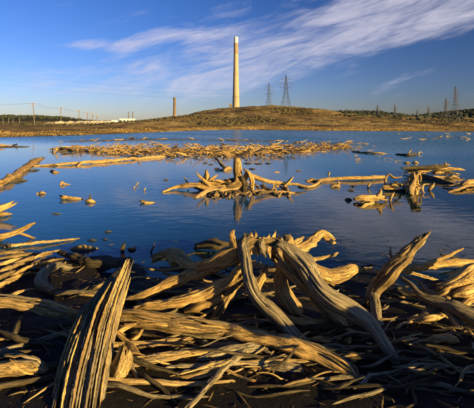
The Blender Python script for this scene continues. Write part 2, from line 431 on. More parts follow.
def bank_h(X, Y):
    X = np.asarray(X, float); Y = np.asarray(Y, float)
    shore = 5.95+0.22*np.sin(X*0.9+1)+0.6*np.exp(-((X+2.8)/1.6)**2)-0.02*X + (fbm(X*0.8, Y*0.8, 3, 5)-0.5)*1.2
    d = shore-Y
    h = np.where(d > 0, 0.045*d, 0.12*d)
    h = np.where(Y < 0, h+0.10*np.minimum(-Y, 12), h)
    return np.maximum(h, -0.9) + (fbm(X*1.7, Y*1.7, 4, 9)-0.5)*0.13*np.clip(d+1.2, 0.1, 1)
def grid(name, X, Y, Z, mat, cover=None):
    ny, nx = X.shape
    V = np.stack([X, Y, Z], -1).reshape(-1, 3)
    i = np.arange(ny*nx).reshape(ny, nx)
    Fc = np.stack([i[:-1, :-1], i[:-1, 1:], i[1:, 1:], i[1:, :-1]], -1).reshape(-1, 4)
    o = mesh_obj(name, V.tolist(), Fc.tolist(), mat)
    if cover is not None:
        a = o.data.attributes.new('cover', 'FLOAT', 'POINT'); a.data.foreach_set('value', cover.astype(np.float32).ravel())
    return o
xs = np.linspace(-14, 14, 280)
ys = np.concatenate([np.linspace(-25, 0, 40, endpoint=False), np.linspace(0, 11, 190)])
X, Y = np.meshgrid(xs, ys)
tag(grid('near_bank', X, Y, bank_h(X, Y), PEAT), 'black peat bank strewn with driftwood', kind='structure')

V = [(-500, -30, 0), (500, -30, 0), (500, 220, 0), (-500, 220, 0)]
tag(mesh_obj('lake_water', V, [(0, 1, 2, 3)], WATER, smooth=False), 'calm blue lake', kind='structure')

# skylines: (photo x, photo y) read at the distance of each ridge, turned into heights in metres
def prof(pts, D):
    xs_ = [(p[0]-237)/F*D for p in pts]; zs = [CAMH+(HOR-p[1])/F*D for p in pts]
    return lambda x: np.interp(x, xs_, zs)
HILL_D, BACK_D = 360.0, 1500.0
hill_p = prof([(-400, 124), (0, 121.5), (80, 122.8), (130, 122.6), (150, 122), (160, 121), (175, 119), (190, 116), (205, 112.6), (220, 110.2), (235, 109.8), (250, 107.8), (270, 107.2), (300, 109), (320, 112), (335, 115), (348, 116.6), (362, 115.8), (376, 118), (392, 118.6), (405, 118), (425, 119.4), (445, 118.6), (474, 119), (900, 122)], HILL_D)
back_p = prof([(-500, 116), (-60, 118), (0, 117.8), (45, 116.6), (65, 118), (80, 121), (140, 122), (150, 121.6), (240, 120), (320, 115), (335, 113), (350, 112.6), (370, 113), (382, 116.8), (400, 118.2), (420, 117.4), (440, 114), (460, 111.4), (480, 110.2), (540, 109), (900, 114)], BACK_D)
def shore_y(X):
    t = X
    return np.interp(t, [-200, -60, -36, -26, -18, -8, 0, 20, 60, 200], [50, 53, 56, 68, 88, 110, 116, 104, 92, 84])
def land_h(X, Y):
    d = Y-shore_y(X)
    base = np.where(d > 0, 0.9*(1-np.exp(-d/12.0))+0.002*np.minimum(d, 400), 0.06*d)
    w1 = np.clip((Y-(shore_y(X)+25))/(HILL_D-(shore_y(X)+25)), 0, 1); w1 = w1*w1*(3-2*w1)
    w1 = np.where(Y > HILL_D, np.exp(-((Y-HILL_D)/260)**2), w1)
    h1 = np.maximum(hill_p(X)-1.2, 0)*w1
    w2 = np.exp(-((Y-BACK_D)/420)**2)
    h2 = np.maximum(back_p(X)-2.0, 0)*w2
    n = (fbm(X*0.03+50, Y*0.03+50, 4, 21)-0.5)*np.clip(d/60, 0, 1)*3.6*(0.3+w1*np.clip(h1/6, 0, 1))+(fbm(X*0.11+50, Y*0.11+50, 3, 41)-0.5)*np.clip(d/40, 0, 1)*1.1 + (fbm(X*0.01+50, Y*0.01+50, 4, 31)-0.5)*10*w2
    fl = np.clip((-X-25)/30, 0, 1)*np.clip((420-Y)/60, 0, 1)      # the left flats lie low and even
    return np.maximum(base*(1-.35*fl)+h1*(1-.4*fl)+h2+n*(1-.8*fl), -2)
ts = np.linspace(-1.5, 1.5, 420)
yy = np.concatenate([np.linspace(54, 140, 70, endpoint=False), np.linspace(140, 420, 90, endpoint=False), np.geomspace(420, 9000, 60)])
tt, Y = np.meshgrid(ts, yy); X = tt*(Y+40)
Z = land_h(X, Y)
cover = np.clip((Y-800)/200, 0, 1)
tag(grid('far_land', X, Y, Z, HILL, cover), 'autumn grassland and low hills across the lake', kind='structure')

def lz(x, y): return float(land_h(np.array([x]), np.array([y]))[0])
rnd = random.Random(7)
# clump of leaves: a rough faceted dome
def clumps(name, spots, mat, label, nsplit=1):
    base = []
    rg = np.random.RandomState(3)
    V, Fc = [], []
    ico_v = [(0, 0, 1)] + [(math.cos(a)*.89, math.sin(a)*.89, .45) for a in np.arange(5)*1.2566] + [(math.cos(a+.6283)*.95, math.sin(a+.6283)*.95, -.3) for a in np.arange(5)*1.2566] 
    ico_f = [(0, 1+i, 1+(i+1) % 5) for i in range(5)] + [(1+i, 6+i, 1+(i+1) % 5) for i in range(5)] + [(6+i, 6+(i+1) % 5, 1+(i+1) % 5) for i in range(5)]
    iv = np.array(ico_v)
    for (x, y, z, r, h) in spots:
        k = len(V); sc = 0.65+0.7*rg.rand(11, 1)
        vv = iv*sc*np.array([r, r, h])+np.array([x, y, z+h*0.25])
        V.extend(vv.tolist()); Fc.extend([(a+k, b+k, c+k) for a, b, c in ico_f])
    return tag(mesh_obj(name, V, Fc, mat, None, False), label, kind='stuff')
sp = []
rg = np.random.RandomState(11)
n = 60000
x = rg.uniform(-260, 330, n); y = rg.uniform(125, 430, n)
m = fbm(x*0.028+40, y*0.02+40, 4, 77)
k = (np.abs(x) < y*.75) & (m > .52+.16*rg.rand(n)) & (y > 150); x, y, m = x[k], y[k], m[k]
r = rg.uniform(.08, .30, len(x))*(1+.9*(m > .64))
clumps('scrub', list(zip(x, y, land_h(x, y), r*1.5, r)), SHRUB, 'dark scrub dotted over the golden hill')
n = 12000
y = rg.uniform(850, 1650, n); x = rg.uniform(-.8, .8, n)*y; z = land_h(x, y)
k = z > 10+6*rg.rand(n); x, y, z = x[k], y[k], z[k]; r = rg.uniform(2, 5, len(x))
sp = list(zip(x, y, z, r*1.2, r*1.3))
t = np.where(rg.rand(220) < .85, rg.uniform(.24, .62, 220), rg.uniform(-.6, -.45, 220)); y = rg.uniform(200, 330, 220); x = t*y
r = rg.uniform(.35, .9, 220); sp += list(zip(x, y, land_h(x, y), r*1.8, r))
clumps('far_woodland', sp, WOODLAND, 'dark woodland on the far ridges')

# straw reeds fringing the far shore
n = 60000
x = rg.uniform(-110, 110, n); s = shore_y(x); y = s+np.abs(rg.normal(0, 1, n))*9+rg.uniform(-.5, 2, n)
z = land_h(x, y); k = (np.abs(x) < y*.72) & (z > -.1); x, y, z = x[k], y[k], z[k]; n = len(x)
h = rg.uniform(.03, .2, n)*(.1+2.2*np.clip(fbm(x*.22+60, y*.22+60, 3, 5)-.22, 0, 1)); w = rg.uniform(.05, .16, n); a = rg.uniform(0, 3.14, n)
v = np.stack([np.stack([x-np.cos(a)*w, y-np.sin(a)*w, z-.05], -1), np.stack([x+np.cos(a)*w, y+np.sin(a)*w, z-.05], -1), np.stack([x+rg.normal(0, .15, n), y+rg.normal(0, .15, n), z+h], -1)], 1).reshape(-1, 3)
tag(mesh_obj('reeds', v.tolist(), np.arange(3*n).reshape(-1, 3).tolist(), REED, None, False), 'straw coloured reeds along the far shore', kind='stuff')

# ---------------------------------------------------------------- stacks, plant, pylons, poles
def lathe(profile, seg=40):
    V, Fc = [], []
    for (r, z) in profile:
        for j in range(seg):
            a = 2*math.pi*j/seg; V.append((r*math.cos(a), r*math.sin(a), z))
    for i in range(len(profile)-1):
        for j in range(seg):
            k = (j+1) % seg; Fc.append((i*seg+j, i*seg+k, (i+1)*seg+k, (i+1)*seg+j))
    return V, Fc
def box(c, s):
    x, y, z = c; a, b, d = (q/2 for q in s)
    V = [(x+i*a, y+j*b, z+k*d) for i in (-1, 1) for j in (-1, 1) for k in (-1, 1)]
    return V, [(0, 1, 3, 2), (4, 6, 7, 5), (0, 4, 5, 1), (2, 3, 7, 6), (0, 2, 6, 4), (1, 5, 7, 3)]
def join(parts):
    V, Fc = [], []
    for v, f in parts:
        k = len(V); V += list(v); Fc += [tuple(i+k for i in q) for q in f]
    return V, Fc
def bar(p, q, r, seg=4):
    p, q = Vector(p), Vector(q); d = (q-p).normalized()
    u = d.orthogonal().normalized(); w = d.cross(u)
    V = [tuple(c+(u*math.cos(2*math.pi*(j+.5)/seg)+w*math.sin(2*math.pi*(j+.5)/seg))*r) for c in (p, q) for j in range(seg)]
    Fc = [(j, (j+1) % seg, seg+(j+1) % seg, seg+j) for j in range(seg)]+[tuple(range(seg))[::-1], tuple(range(seg, 2*seg))]
    return V, Fc

SD = 1900.0
sx = (236-237)/F*SD; zb = lz(sx, SD)-2
top = CAMH+(HOR-37)/F*SD
st = empty('smelter_stack', (sx, SD, zb)); H = top-zb
tag(st, 'very tall tapering buff concrete smelter stack with white top behind the hill', 'chimney')
def rad_at(u): return 9.2+ (18.5-9.2)*(1-u)**1.35
us = np.linspace(0, 0.80, 30)
mesh_obj('shaft', *lathe([(rad_at(u), u*H) for u in us]), CONC, st)
us = np.linspace(0.80, 0.925, 8)
mesh_obj('upper_shaft', *lathe([(rad_at(u)+0.01, u*H) for u in us]), CONC_RED, st)['label'] = 'brown stained upper shaft'
us = np.linspace(0.925, 1.0, 6)
mesh_obj('cap', *lathe([(rad_at(u)+.25, u*H) for u in us]+[(7.6, H), (7.6, H-6)]), CAPW, st)['label'] = 'white painted top'
for u in (0.3, 0.55, 0.80, 0.925):
    r = rad_at(u)
    mesh_obj('gallery', *lathe([(r, u*H-1.2), (r+1.1, u*H-1.2), (r+1.1, u*H+.6), (r, u*H+.6)]), CONC, st)

sx = (174.6-237)/F*SD; zb = lz(sx, SD)-2
s2 = empty('brick_chimney', (sx, SD, zb)); H2 = CAMH+(HOR-97.5)/F*SD-zb
tag(s2, 'short dark brick chimney standing alone left of the tall stack', 'chimney')
mesh_obj('shaft', *lathe([(7.6, 0), (6.4, H2*.5), (5.6, H2*.9)]), BRICK, s2)
mesh_obj('crown', *lathe([(5.6, H2*.9), (6.6, H2*.92), (6.6, H2*.98), (5.9, H2), (4.4, H2), (4.4, H2-4)]), BRICK, s2)

# block house at the foot of the tall stack
bx_ = (230.7-237)/F*SD
zt = CAMH+(HOR-104.6)/F*SD; zb = lz(bx_, SD-30)-2
ph = empty('flue_tower', (bx_, SD-30, zb))
tag(ph, 'narrow brown flue tower against the foot of the tall stack', 'building')
hh = zt-zb
mesh_obj('wall', *box((0, 0, hh/2), (10.5, 14, hh)), BRICK, ph, False)
mesh_obj('roof', *box((0, 0, hh+1.0), (11.6, 15, 2.0)), CONC_RED, ph, False)

# smelter plant and pale tailings bank on the left
PD = 260.0
def plant_x(px): return (px-237)/F*PD
zb = lz(plant_x(127.5), PD)
pl = empty('plant_building', (plant_x(127.5), PD, zb-1))
tag(pl, 'white industrial shed with long low wing left of the lone brick chimney', 'building')
z1 = CAMH+(HOR-119.3)/F*PD-zb+1
mesh_obj('wall', *box((0, 0, z1/2), (8.2, 6, z1)), SIDING, pl, False)
mesh_obj('roof', *box((0, 0, z1+.2), (8.7, 6.5, .4)), SIDING, pl, False)
mesh_obj('annex', *box((-6.9, .6, z1*.41), (5.4, 5, z1*.82)), SIDING, pl, False)
mesh_obj('wing', *box((-20, 1, z1*.33), (20, 6, z1*.66)), SIDING, pl, False)
mesh_obj('wing_roof', *box((-20, 1, z1*.66+.15), (20.4, 6.4, .3)), STEEL, pl, False)
for i in range(4): mesh_obj('window', *box((-3.3+i*2.2, -3.0, z1*.66), (1.2, .2, .9)), DARKPANE, pl, False)
for i in range(6): mesh_obj('window', *box((-28+i*3.2, -2.0, z1*.46), (1.4, .2, .6)), DARKPANE, pl, False)
for dx, lab in ((128.6, 'left of the twin thin flues rising behind the white shed'), (132.8, 'right of the twin thin flues rising behind the white shed')):
    D = 285.0; x = (dx-237)/F*D; z = lz(x, D)-1; h = CAMH+(HOR-111.8)/F*D-z
    t = empty('steel_flue', (x, D, z)); tag(t, lab, 'chimney', 'twin flues behind the shed')
    mesh_obj('pipe', *lathe([(.42, 0), (0.34, h*.97)], 14), STEEL, t)
    mesh_obj('rim', *lathe([(0.34, h*.97), (.48, h*.97), (.48, h), (0.28, h)], 14), STEEL, t)
# long pale dyke
xs_ = np.linspace((44-237)/F*235, (118-237)/F*235, 120)
V, Fc = [], []
for i, x in enumerate(xs_):
    e = min(1, i/14, (119-i)/10); y0 = 235+6*math.sin(i*.05); zb = lz(x, y0)-1.0
    ht = (1.0+1.3*max(e, 0))+0.3*math.sin(i*.4)+.2*math.sin(i*1.3)
    for (dy, q) in ((-7, 0), (-3, .75), (-1, 1), (3, 1), (9, 0)): V.append((x, y0+dy, zb+ht*q))
for i in range(119):
    for j in range(4): a = i*5+j; Fc.append((a, a+5, a+6, a+1))
tag(mesh_obj('tailings_bank', V, Fc, PALEBANK), 'long pale tailings bank on the far left shore', kind='structure')

def pylon(px, ytop, D, label, rz=0.35, lean=0):
    """lattice transmission tower; base on the land at distance D"""
    x = (px-237)/F*D; zb = lz(x, D)-0.3; H = CAMH+(HOR-ytop)/F*D-zb
    r = empty('transmission_pylon', (x, D, zb)); r.rotation_euler = (0, lean, rz)
    tag(r, label, 'pylon', 'lattice pylons across the lake')
    def hw(u): return H*(0.115*(1-u/0.62)+0.03 if u < .62 else 0.03*(1-(u-.62)/.38)+0.008)
    m = max(.08, D*0.00030)
    lev = [0, .16, .31, .44, .54, .62, .71, .80, .90, 1.0]
    C = lambda u, a, b: (a*hw(u), b*hw(u), u*H)
    for a in (-1, 1):
        for b in (-1, 1):
            mesh_obj('leg', *join([bar(C(lev[i], a, b), C(lev[i+1], a, b), m*1.25) for i in range(len(lev)-1)]), STEEL, r, False)
    br = []
    for i in range(len(lev)-1):
        u, v = lev[i], lev[i+1]
        for a, b, c, d in ((-1, -1, 1, -1), (1, -1, 1, 1), (1, 1, -1, 1), (-1, 1, -1, -1)):
            br += [bar(C(u, a, b), C(v, c, d), m*.62), bar(C(u, c, d), C(v, a, b), m*.62), bar(C(v, a, b), C(v, c, d), m*.62)]
    mesh_obj('bracing', *join(br), STEEL, r, False)
    tips = []
    for u, L in ((.68, .17), (.79, .22), (.90, .15)):
        z = u*H
        for s in (-1, 1):
            e = (s*L*H, 0, z)
            bs = [bar((s*hw(u), q*hw(u), z), e, m*.8) for q in (-1, 1)]+[bar((s*hw(u+.05), 0, z+.055*H), e, m*.8)]
            arm_ = mesh_obj('crossarm', *join(bs), STEEL, r, False)
            mesh_obj('insulator', *bar(e, (e[0], 0, z-.05*H), m*1.1, 6), STEEL, arm_, False)
            tips.append(Vector((e[0], 0, z-.05*H)))
    M = Matrix.Translation(r.location) @ r.rotation_euler.to_matrix().to_4x4()
    return r, [M @ t for t in tips]
def wire(a, b, sag, label, grp, r):
    pts = []
    for i in range(25):
        t = i/24; p = a.lerp(b, t); p.z -= 4*sag*t*(1-t); pts.append(p)
    o0 = pts[0].copy()
    V, Fc = join([bar(pts[i]-o0, pts[i+1]-o0, r, 4) for i in range(24)])
    o = mesh_obj('power_wire', V, Fc, WIRE); o.location = o0
    return tag(o, label, 'wire', grp)
PY = {}
for key, px, yt, D, lab in (
    ('a', 455.5, 86.5, 390, 'tallest lattice pylon at the right end of the row'),
    ('b', 446.0, 98, 520, 'lattice pylon just left of the tallest right-hand one'),
    ('c', 428.5, 106.5, 700, 'small lattice pylon third from the right end'),
    ('d', 417.2, 109.5, 860, 'tiny lattice pylon fourth from the right end'),
    ('e', 395.0, 104.8, 640, 'lattice pylon in the gap right of the dark wooded rise'),
    ('f', 377.4, 104.8, 660, 'lattice pylon at the right foot of the dark wooded rise'),
    ('g', 286.0, 75.5, 470, 'broad lattice pylon on the crest right of the tall stack'),
    ('h', 269.0, 83.5, 560, 'slim lattice pylon on the crest nearest the tall stack')):
    PY[key] = pylon(px, yt, D, lab, rz={'g': .2, 'h': .75}.get(key, .55))
for p, q in (('a', 'b'), ('b', 'c'), ('c', 'd')):
    for i in range(6):
        wire(PY[p][1][i], PY[q][1][i], 5, 'thin conductor strung between the right-hand pylons', 'wires on the right-hand pylons', .035)
far_left = [Vector((-330+dx, 250, 52+dz)) for dx, dz in ((-8, 0), (8, 0), (-10, 5), (10, 5), (-7, 9), (7, 9))]
for i in range(6):
    wire(PY['h'][1][i], far_left[i], 14, 'thin conductor sweeping left across the sky from the slim crest pylon', 'wires crossing the left sky', .03)

def pole(px, ytop, D, label, lean=0.0, arm=True):
    x = (px-237)/F*D; zb = lz(x, D)-.3; H = CAMH+(HOR-ytop)/F*D-zb
    r = empty('utility_pole', (x, D, zb)); r.rotation_euler = (0, lean, 0.3)
    tag(r, label, 'utility pole', 'wooden poles on the left shore')
    m = max(.16, D*.0007)
    mesh_obj('shaft', *lathe([(m*1.15, 0), (m, H*.6), (m*.85, H), (.01, H)], 10), POLEW, r)
    if arm:
        for z, L in ((H*.96, 1.5), (H*.88, 1.2)):
            arm_ = mesh_obj('crossarm', *box((0, -m, z), (2*L, m, m)), POLEW, r, False)
            for s in (-.9, -.4, .4, .9): mesh_obj('insulator', *bar((s*L, -m, z+m/2), (s*L, -m, z+m/2+.35), m*.4, 6), SIDING, arm_, False)
    M = Matrix.Translation(r.location) @ r.rotation_euler.to_matrix().to_4x4()
    return [M @ Vector((s*1.3, -m, H*.96+.3)) for s in (-1, 1)]
pp = [pole(34.5, 103, 185, 'nearest leaning wooden pole with crossarms on the left shore', -0.06),
      pole(60.8, 107.5, 250, 'second wooden pole from the left, above the pale bank'),
      pole(79, 110, 310, 'third wooden pole from the left, above the pale bank'),
      pole(87.5, 112, 380, 'fourth wooden pole from the left, above the pale bank'),
      pole(92.5, 114, 450, 'fifth wooden pole from the left, above the pale bank'),
      pole(97, 115, 520, 'farthest wooden pole, nearest the white shed')]
for i in range(len(pp)-1):
    for j in range(2): wire(pp[i][j], pp[i+1][j], 1.2, 'slack line strung along the wooden poles', 'wires on the wooden poles', .03)
for j in range(2): wire(pp[0][j], pp[0][j]+Vector((-70, -30, 1)), 2.0, 'slack line leaving the nearest wooden pole leftward', 'wires leaving the nearest pole', .03)
for i, px in enumerate((3, 8.5, 13, 19.5)):
    pole(px, 118.2, 240+i*15, ['farthest left of the four stubby posts in the left grass', 'second of the four stubby posts in the left grass', 'third of the four stubby posts in the left grass', 'rightmost of the four stubby posts in the left grass'][i], 0, False)
def marker(px, D):
    x = (px-237)/F*D; z = lz(x, D)-.2
    r = empty('survey_marker', (x, D, z)); tag(r, 'small dark cairn post on the crest right of the broad pylon', 'marker')
    mesh_obj('base', *lathe([(1.1, 0), (.8, .8), (.4, 1.3), (.01, 1.4)], 8), BRICK, r, False)
    mesh_obj('post', *bar((0, 0, 0), (0, 0, 3.2), .28, 6), POLEW, r, False)
marker(294.5, 385)

# ---------------------------------------------------------------- driftwood
def thing(name, ref, label, cat='driftwood', group=None):
    r = empty(name, ref); tag(r, label, cat, group); return r
def log(spec, label, mat=WOOD, name='driftwood_log', cat='log', group=None, **kw):
    return tag(limb(name, spec, mat, **kw), label, cat, group)
FINE = dict(seg=80, knots=2)

# --- the big stump in the foreground
ms = thing('stump', P(262, 325, 0.0), 'huge weathered tree stump arching on splayed roots in the foreground', 'stump')
R = lambda spec, mat=WOOD, name='root', **kw: limb(name, spec, mat, ms, **{**dict(seg=56, groove=.21, knots=3), **kw})
R([(235, 257, .70, 6), (243, 247, .80, 7.5), (255, 243, .865, 7.5), (268, 242, .88, 7.5), (282, 245, .86, 8), (294, 255, .79, 8)], name='crown', groove=.3, seg=72, knots=5, wob=.1, flat=1.1)
R([(247, 236, .95, 4), (243.5, 247, .84, 6), (246.5, 267, .69, 7), (257, 292, .51, 7.5), (276, 313, .35, 7.5), (295, 335, .21, 7), (314, 356, .08, 6.5), (334, 382, -.03, 6)], WOOD_GREY, seg=72, knots=2)
R([(276, 242, .90, 7), (289, 249, .84, 9), (307, 267, .71, 10), (325, 291, .55, 9.5), (348, 306, .45, 9.5), (367, 322, .34, 8.5), (385, 346, .19, 7), (396, 364, .08, 6), (404, 384, -.03, 5)], WOOD_GREY, seg=80, knots=2, wob=.09)
R([(243, 250, .80, 6), (226, 257, .7, 7), (206, 264, .58, 6), (190, 265, .46, 5.5), (176, 257, .42, 6), (164, 254, .34, 6), (153, 259, .22, 4.5)], WOOD_PALE, knots=3)
R([(242, 252, .76, 6), (224, 264, .62, 6.5), (205, 271, .48, 6), (190, 275, .40, 6.5), (168, 284, .28, 6.5), (148, 294, .18, 6), (127, 299, .10, 3)], WOOD_PALE, flat=.8)
R([(242, 268, .62, 6), (222, 285, .44, 6), (206, 293, .34, 5.5), (182, 300, .26, 6), (158, 305, .18, 5.5), (134, 308, .10, 3)], WOOD_PALE, flat=.8)
R([(222, 292, .34, 4), (214, 300, .26, 5), (198, 306, .18, 5), (184, 311, .10, 2)], WOOD_PALE)
R([(272, 245, .85, 6), (290, 249, .78, 6.5), (304, 246, .72, 5.5), (314, 239, .72, 5), (321, 234.5, .72, 4.5), (328, 235, .70, 3.5), (335, 240, .62, 2)], WOOD_PALE, knots=3, wob=.1)
R([(322, 235, .71, 3), (329, 241, .66, 2.6), (335, 243, .60, 1.2)], WOOD_PALE)
R([(270, 249, .8, 5), (284, 248, .78, 4.5), (296, 243, .77, 4), (304, 237, .78, 1.6)], WOOD_PALE)
R([(296, 258, .76, 8), (312, 269, .64, 8), (326, 276, .54, 8), (342, 275, .49, 7), (354, 270.5, .47, 5), (364, 272.5, .44, 1.5)], WOOD_PALE, groove=.12)
R([(252, 296, .42, 5), (258, 284, .5, 4.5), (264, 272, .56, 3.5), (267, 265, .6, 1.5)], WOOD_PALE)
R([(258, 296, .30, 4), (276, 310, .24, 4), (296, 320, .2, 3.4), (322, 322, .17, 2.6), (347, 319, .15, 1.6)], WOOD)
R([(238, 250, .80, 5), (234, 241, .88, 4), (232, 235, .94, 3), (234, 230, .98, 1.4)], WOOD_PALE, knots=3)
R([(286, 247, .86, 5), (289, 240, .92, 4), (285, 235, .96, 2)], WOOD_PALE, knots=2)
R([(282, 256, .74, 7), (280, 282, .42, 7), (292, 306, .16, 6), (306, 322, -.02, 5)], WOOD)
R([(276, 256, .76, 7), (298, 278, .55, 7), (322, 302, .36, 6.5), (348, 328, .15, 5), (362, 342, 0, 4)], WOOD)
R([(300, 268, .66, 7), (316, 292, .44, 5.5), (330, 318, .2, 6), (336, 340, 0, 4)], WOOD)
R([(244, 262, .66, 6), (236, 280, .46, 6), (226, 298, .26, 5), (214, 318, .03, 5)], WOOD)
R([(246, 270, .6, 4), (230, 292, .3, 4), (206, 305, .14, 3), (180, 314, .03, 3)], WOOD)
rr = random.Random(3)
for i, px in enumerate((252, 257, 262, 268, 273, 279, 284, 289)):      # weathered folds of the broken top, bending over the hollow
    y0 = 235.5+rr.uniform(-2.5, 3); y1 = y0+rr.uniform(14, 22)
    R([(px+rr.uniform(-3, 3), y0, .945, 1.2), (px+rr.uniform(-1, 1), y0+6, .885, 3.2), (px+rr.uniform(-1.5, 1.5), (y0+y1)/2+2, .845, 3.6), (px+2+rr.uniform(-3, 3), y1+2, .775, 1.2)], [WOOD_PALE, WOOD, WOOD_GREY, WOOD_PALE][i % 4], 'splinter', seg=26, knots=1, flat=.6, jag=(3, .5), flatdir=(0, -1, 0), groove=.34)

def copy_tree(o, loc, rz, sc, label):
    c = link(o.copy()); c.location = loc; c.rotation_euler = (0, 0, rz); c.scale = (sc, sc, sc); c['label'] = label; c['group'] = 'unseen stumps added for shade'
    for k in o.children: q = link(k.copy()); q.parent = c
    return c
for (x, y, rz, sc, lab) in ((3.3, 1.75, 2.0, .98, 'unseen stump added right of the view to shade the near roots'),):
    copy_tree(ms, (x, y, float(bank_h(np.array([x]), np.array([y]))[0])-.02), rz, sc, lab)  # out-of-view copy of the stump, added to cast shadow over the near roots

def splinters(parent, spec, n, spread, rp, mats, seed, span=(.25, .7), name='splinter', lift=0.04, flat=.45):
    """thin slivers running along a log, each standing a little proud of it"""
    rr = random.Random(seed)
    pts = [(P(a, b, c), d) for a, b, c, d in spec]
    def along(t):
        t = max(0, min(.9999, t))*(len(pts)-1); i = int(t); f = t-i
        return pts[i][0].lerp(pts[i+1][0], f), pts[i][1]*(1-f)+pts[i+1][1]*f
    for k in range(n):
        t0 = rr.uniform(-.05, .75); t1 = min(1.03, t0+rr.uniform(*span)); w0 = rr.uniform(-1, 1); w1 = w0+rr.uniform(-.25, .25)
        P_, R_ = [], []
        for q in range(5):
            t = t0+(t1-t0)*q/4; c, r = along(t); c2, _ = along(t+.02); c1, _ = along(t-.02)
            d = (c2-c1).normalized(); side = d.cross(Vector((0, 0, 1))).normalized(); upv = side.cross(d)
            rm = r*c.y/F; w = w0+(w1-w0)*q/4
            hgt = math.sqrt(max(0, 1-w*w))*.85+rr.uniform(0, lift)/max(rm, .01)*.6
            P_.append(c+side*w*rm*spread+upv*hgt*rm); R_.append(rp*rr.uniform(.7, 1.3)*c.y/F*(.5 if q in (0, 4) else 1))
        v, f, g = limb_geo(P_, R_, seg=12, step=.04, groove=.18, flat=flat, jag=(3, 3), wob=.025, seed=seed*100+k)
        v = v-np.array(parent.location)
        mesh_obj(name, v.tolist(), f, mats[k % len(mats)], parent, True, g)

# --- the great split log leaning in from the lower left
sl = thing('split_log', P(95, 392, 0.0), 'broad grey log split into long splinters leaning up at lower left', 'log')
def sl_axis(y):
    k = [262, 280, 300, 320, 340, 375, 425]
    return (np.interp(y, k, [124.5, 115.5, 104, 97, 91, 82.5, 74]), np.interp(y, k, [8, 12.5, 18.5, 21, 23, 25, 27]), np.interp(y, k, [.58, .49, .42, .35, .28, .16, .05]))
core = [(*(lambda a: (a[0], y, a[2]-.03, a[1]*.85))(sl_axis(y)),) for y in (270, 290, 315, 345, 378, 420)]
limb('heartwood', core, WOOD_DARK, sl, seg=40, groove=.2, flat=.3, jag=(.6, .3))
rr = random.Random(5)
for k in range(58):
    w = -1+2*(k+.5)/58+rr.uniform(-.03, .03)
    y0 = 262+rr.choice([0, 0, 2, 8, 20, 45, 70])*(1 if k % 3 else .3)
    if abs(w-.5) < .25: y0 = 259+rr.uniform(0, 8)
    if w > .8: y0 = 268+rr.uniform(0, 30)
    if w < .1: y0 = max(y0, 264+(.1-w)*46+rr.uniform(0, 10))
    y1 = rr.choice([425, 425, 420, 410, 365])
    spec = []; lift = rr.uniform(-.035, .06); th = rr.uniform(.8, 2.0); rr2 = rr.uniform(-4, 4)
    if k % 5 == 1: y1 = y0+rr.uniform(45, 90)
    for q in range(6):
        y = y0+(y1-y0)*q/5; cx, hw_, h = sl_axis(y)
        stray = (rr2*(1-q/5)**2 if k % 4 == 0 else 0)
        spec.append((cx+w*hw_+stray+rr.uniform(-.3, .3), y, h+.10*math.sqrt(max(0, 1-w*w))+lift, th*(.7+.5*(y-262)/140)*(.45 if q in (0, 5) else 1)))
    limb('splinter', spec, [WOOD_GREY, WOOD_PALE, WOOD_GREY, WOOD_GREY, WOOD][k % 5], sl, seg=14, groove=.16, flat=rr.uniform(1.5, 2.6), jag=(3, 2), wob=.02, twist=.1)

# --- other big pieces of the foreground pile (photo pixels, height, radius in pixels)
def splog(spec, label, n, mats=(WOOD, WOOD_PALE, WOOD_GREY), seed=1, rp=2.0, mat=WOOD, span=(.25, .7), flat=.7, **kw):
    o = thing('split_log', P(*spec[len(spec)//2][:3]), label, 'log')
    limb('heartwood', spec, mat, o, seg=32, groove=.2, flat=flat, jag=(1.5, 1.5))
    splinters(o, spec, n, 1.0, rp, mats, seed, span); return o
splog([(104, 316, .14, 6), (135, 320, .18, 8), (172, 325, .20, 8), (210, 329, .20, 7), (248, 333, .20, 3)], 'splintery golden log lying level between the split log and the stump', 22, seed=21)
splog([(212, 328, .16, 5), (245, 334, .21, 7.5), (280, 343, .21, 8), (310, 352, .19, 8), (336, 364, .16, 7.5), (358, 379, .10, 6)], 'pale straight log crossing in front of the stump roots', 7, seed=22, rp=1.4, mat=WOOD_PALE, span=(.4, .8), flat=.85)
splog([(-22, 303, .24, 7), (15, 304, .25, 7.5), (48, 309, .22, 7), (86, 321, .12, 4)], 'long level log entering from the left edge, lit at its left end', 10, seed=23, mat=WOOD)
splog([(76, 380, .08, 5), (108, 371, .12, 5.5), (148, 362, .15, 5), (192, 354, .16, 2)], 'slanting golden log right of the split log base', 10, seed=24, rp=1.6)
splog([(150, 385, .06, 5), (185, 379, .1, 6), (214, 369, .14, 5), (234, 361, .15, 2)], 'golden splintered log low in the bottom centre', 10, seed=25, rp=1.6)
splog([(-20, 372, .14, 10), (10, 366, .2, 11), (30, 368, .18, 9), (48, 374, .12, 3)], 'thick broken slab in the bottom left corner', 12, seed=26, rp=2.2)
log([(188, 364, .08, 5), (222, 354, .13, 6.5), (250, 349, .14, 6), (270, 346, .14, 3)], 'shaded round log left of the pale crossing log', WOOD_GREY, **FINE)
log([(196, 344, .06, 4), (225, 348, .1, 5), (262, 343, .12, 3)], 'thin shaded log tucked under the level splintery log', WOOD_GREY, **FINE)
log([(236, 372, .05, 6), (264, 364, .1, 7), (296, 352, .12, 4)], 'shaded stubby log under the pale crossing log', WOOD_GREY, **FINE)
log([(258, 372, .06, 7), (276, 369, .1, 7), (300, 378, .06, 8), (315, 400, 0, 8)], 'dark rounded root hump at bottom centre', WOOD_GREY, name='driftwood_root', cat='root', **FINE)
st_ = thing('stub', P(122, 385, 0), 'short upright splintered stub beside the split log base', 'stump')
limb('body', [(120, 392, -.04, 12), (123, 372, .14, 11), (125, 356, .28, 9), (126, 350, .33, 6)], WOOD, st_, seg=40, groove=.4, knots=3, jag=(0, 1.6), wob=.12)
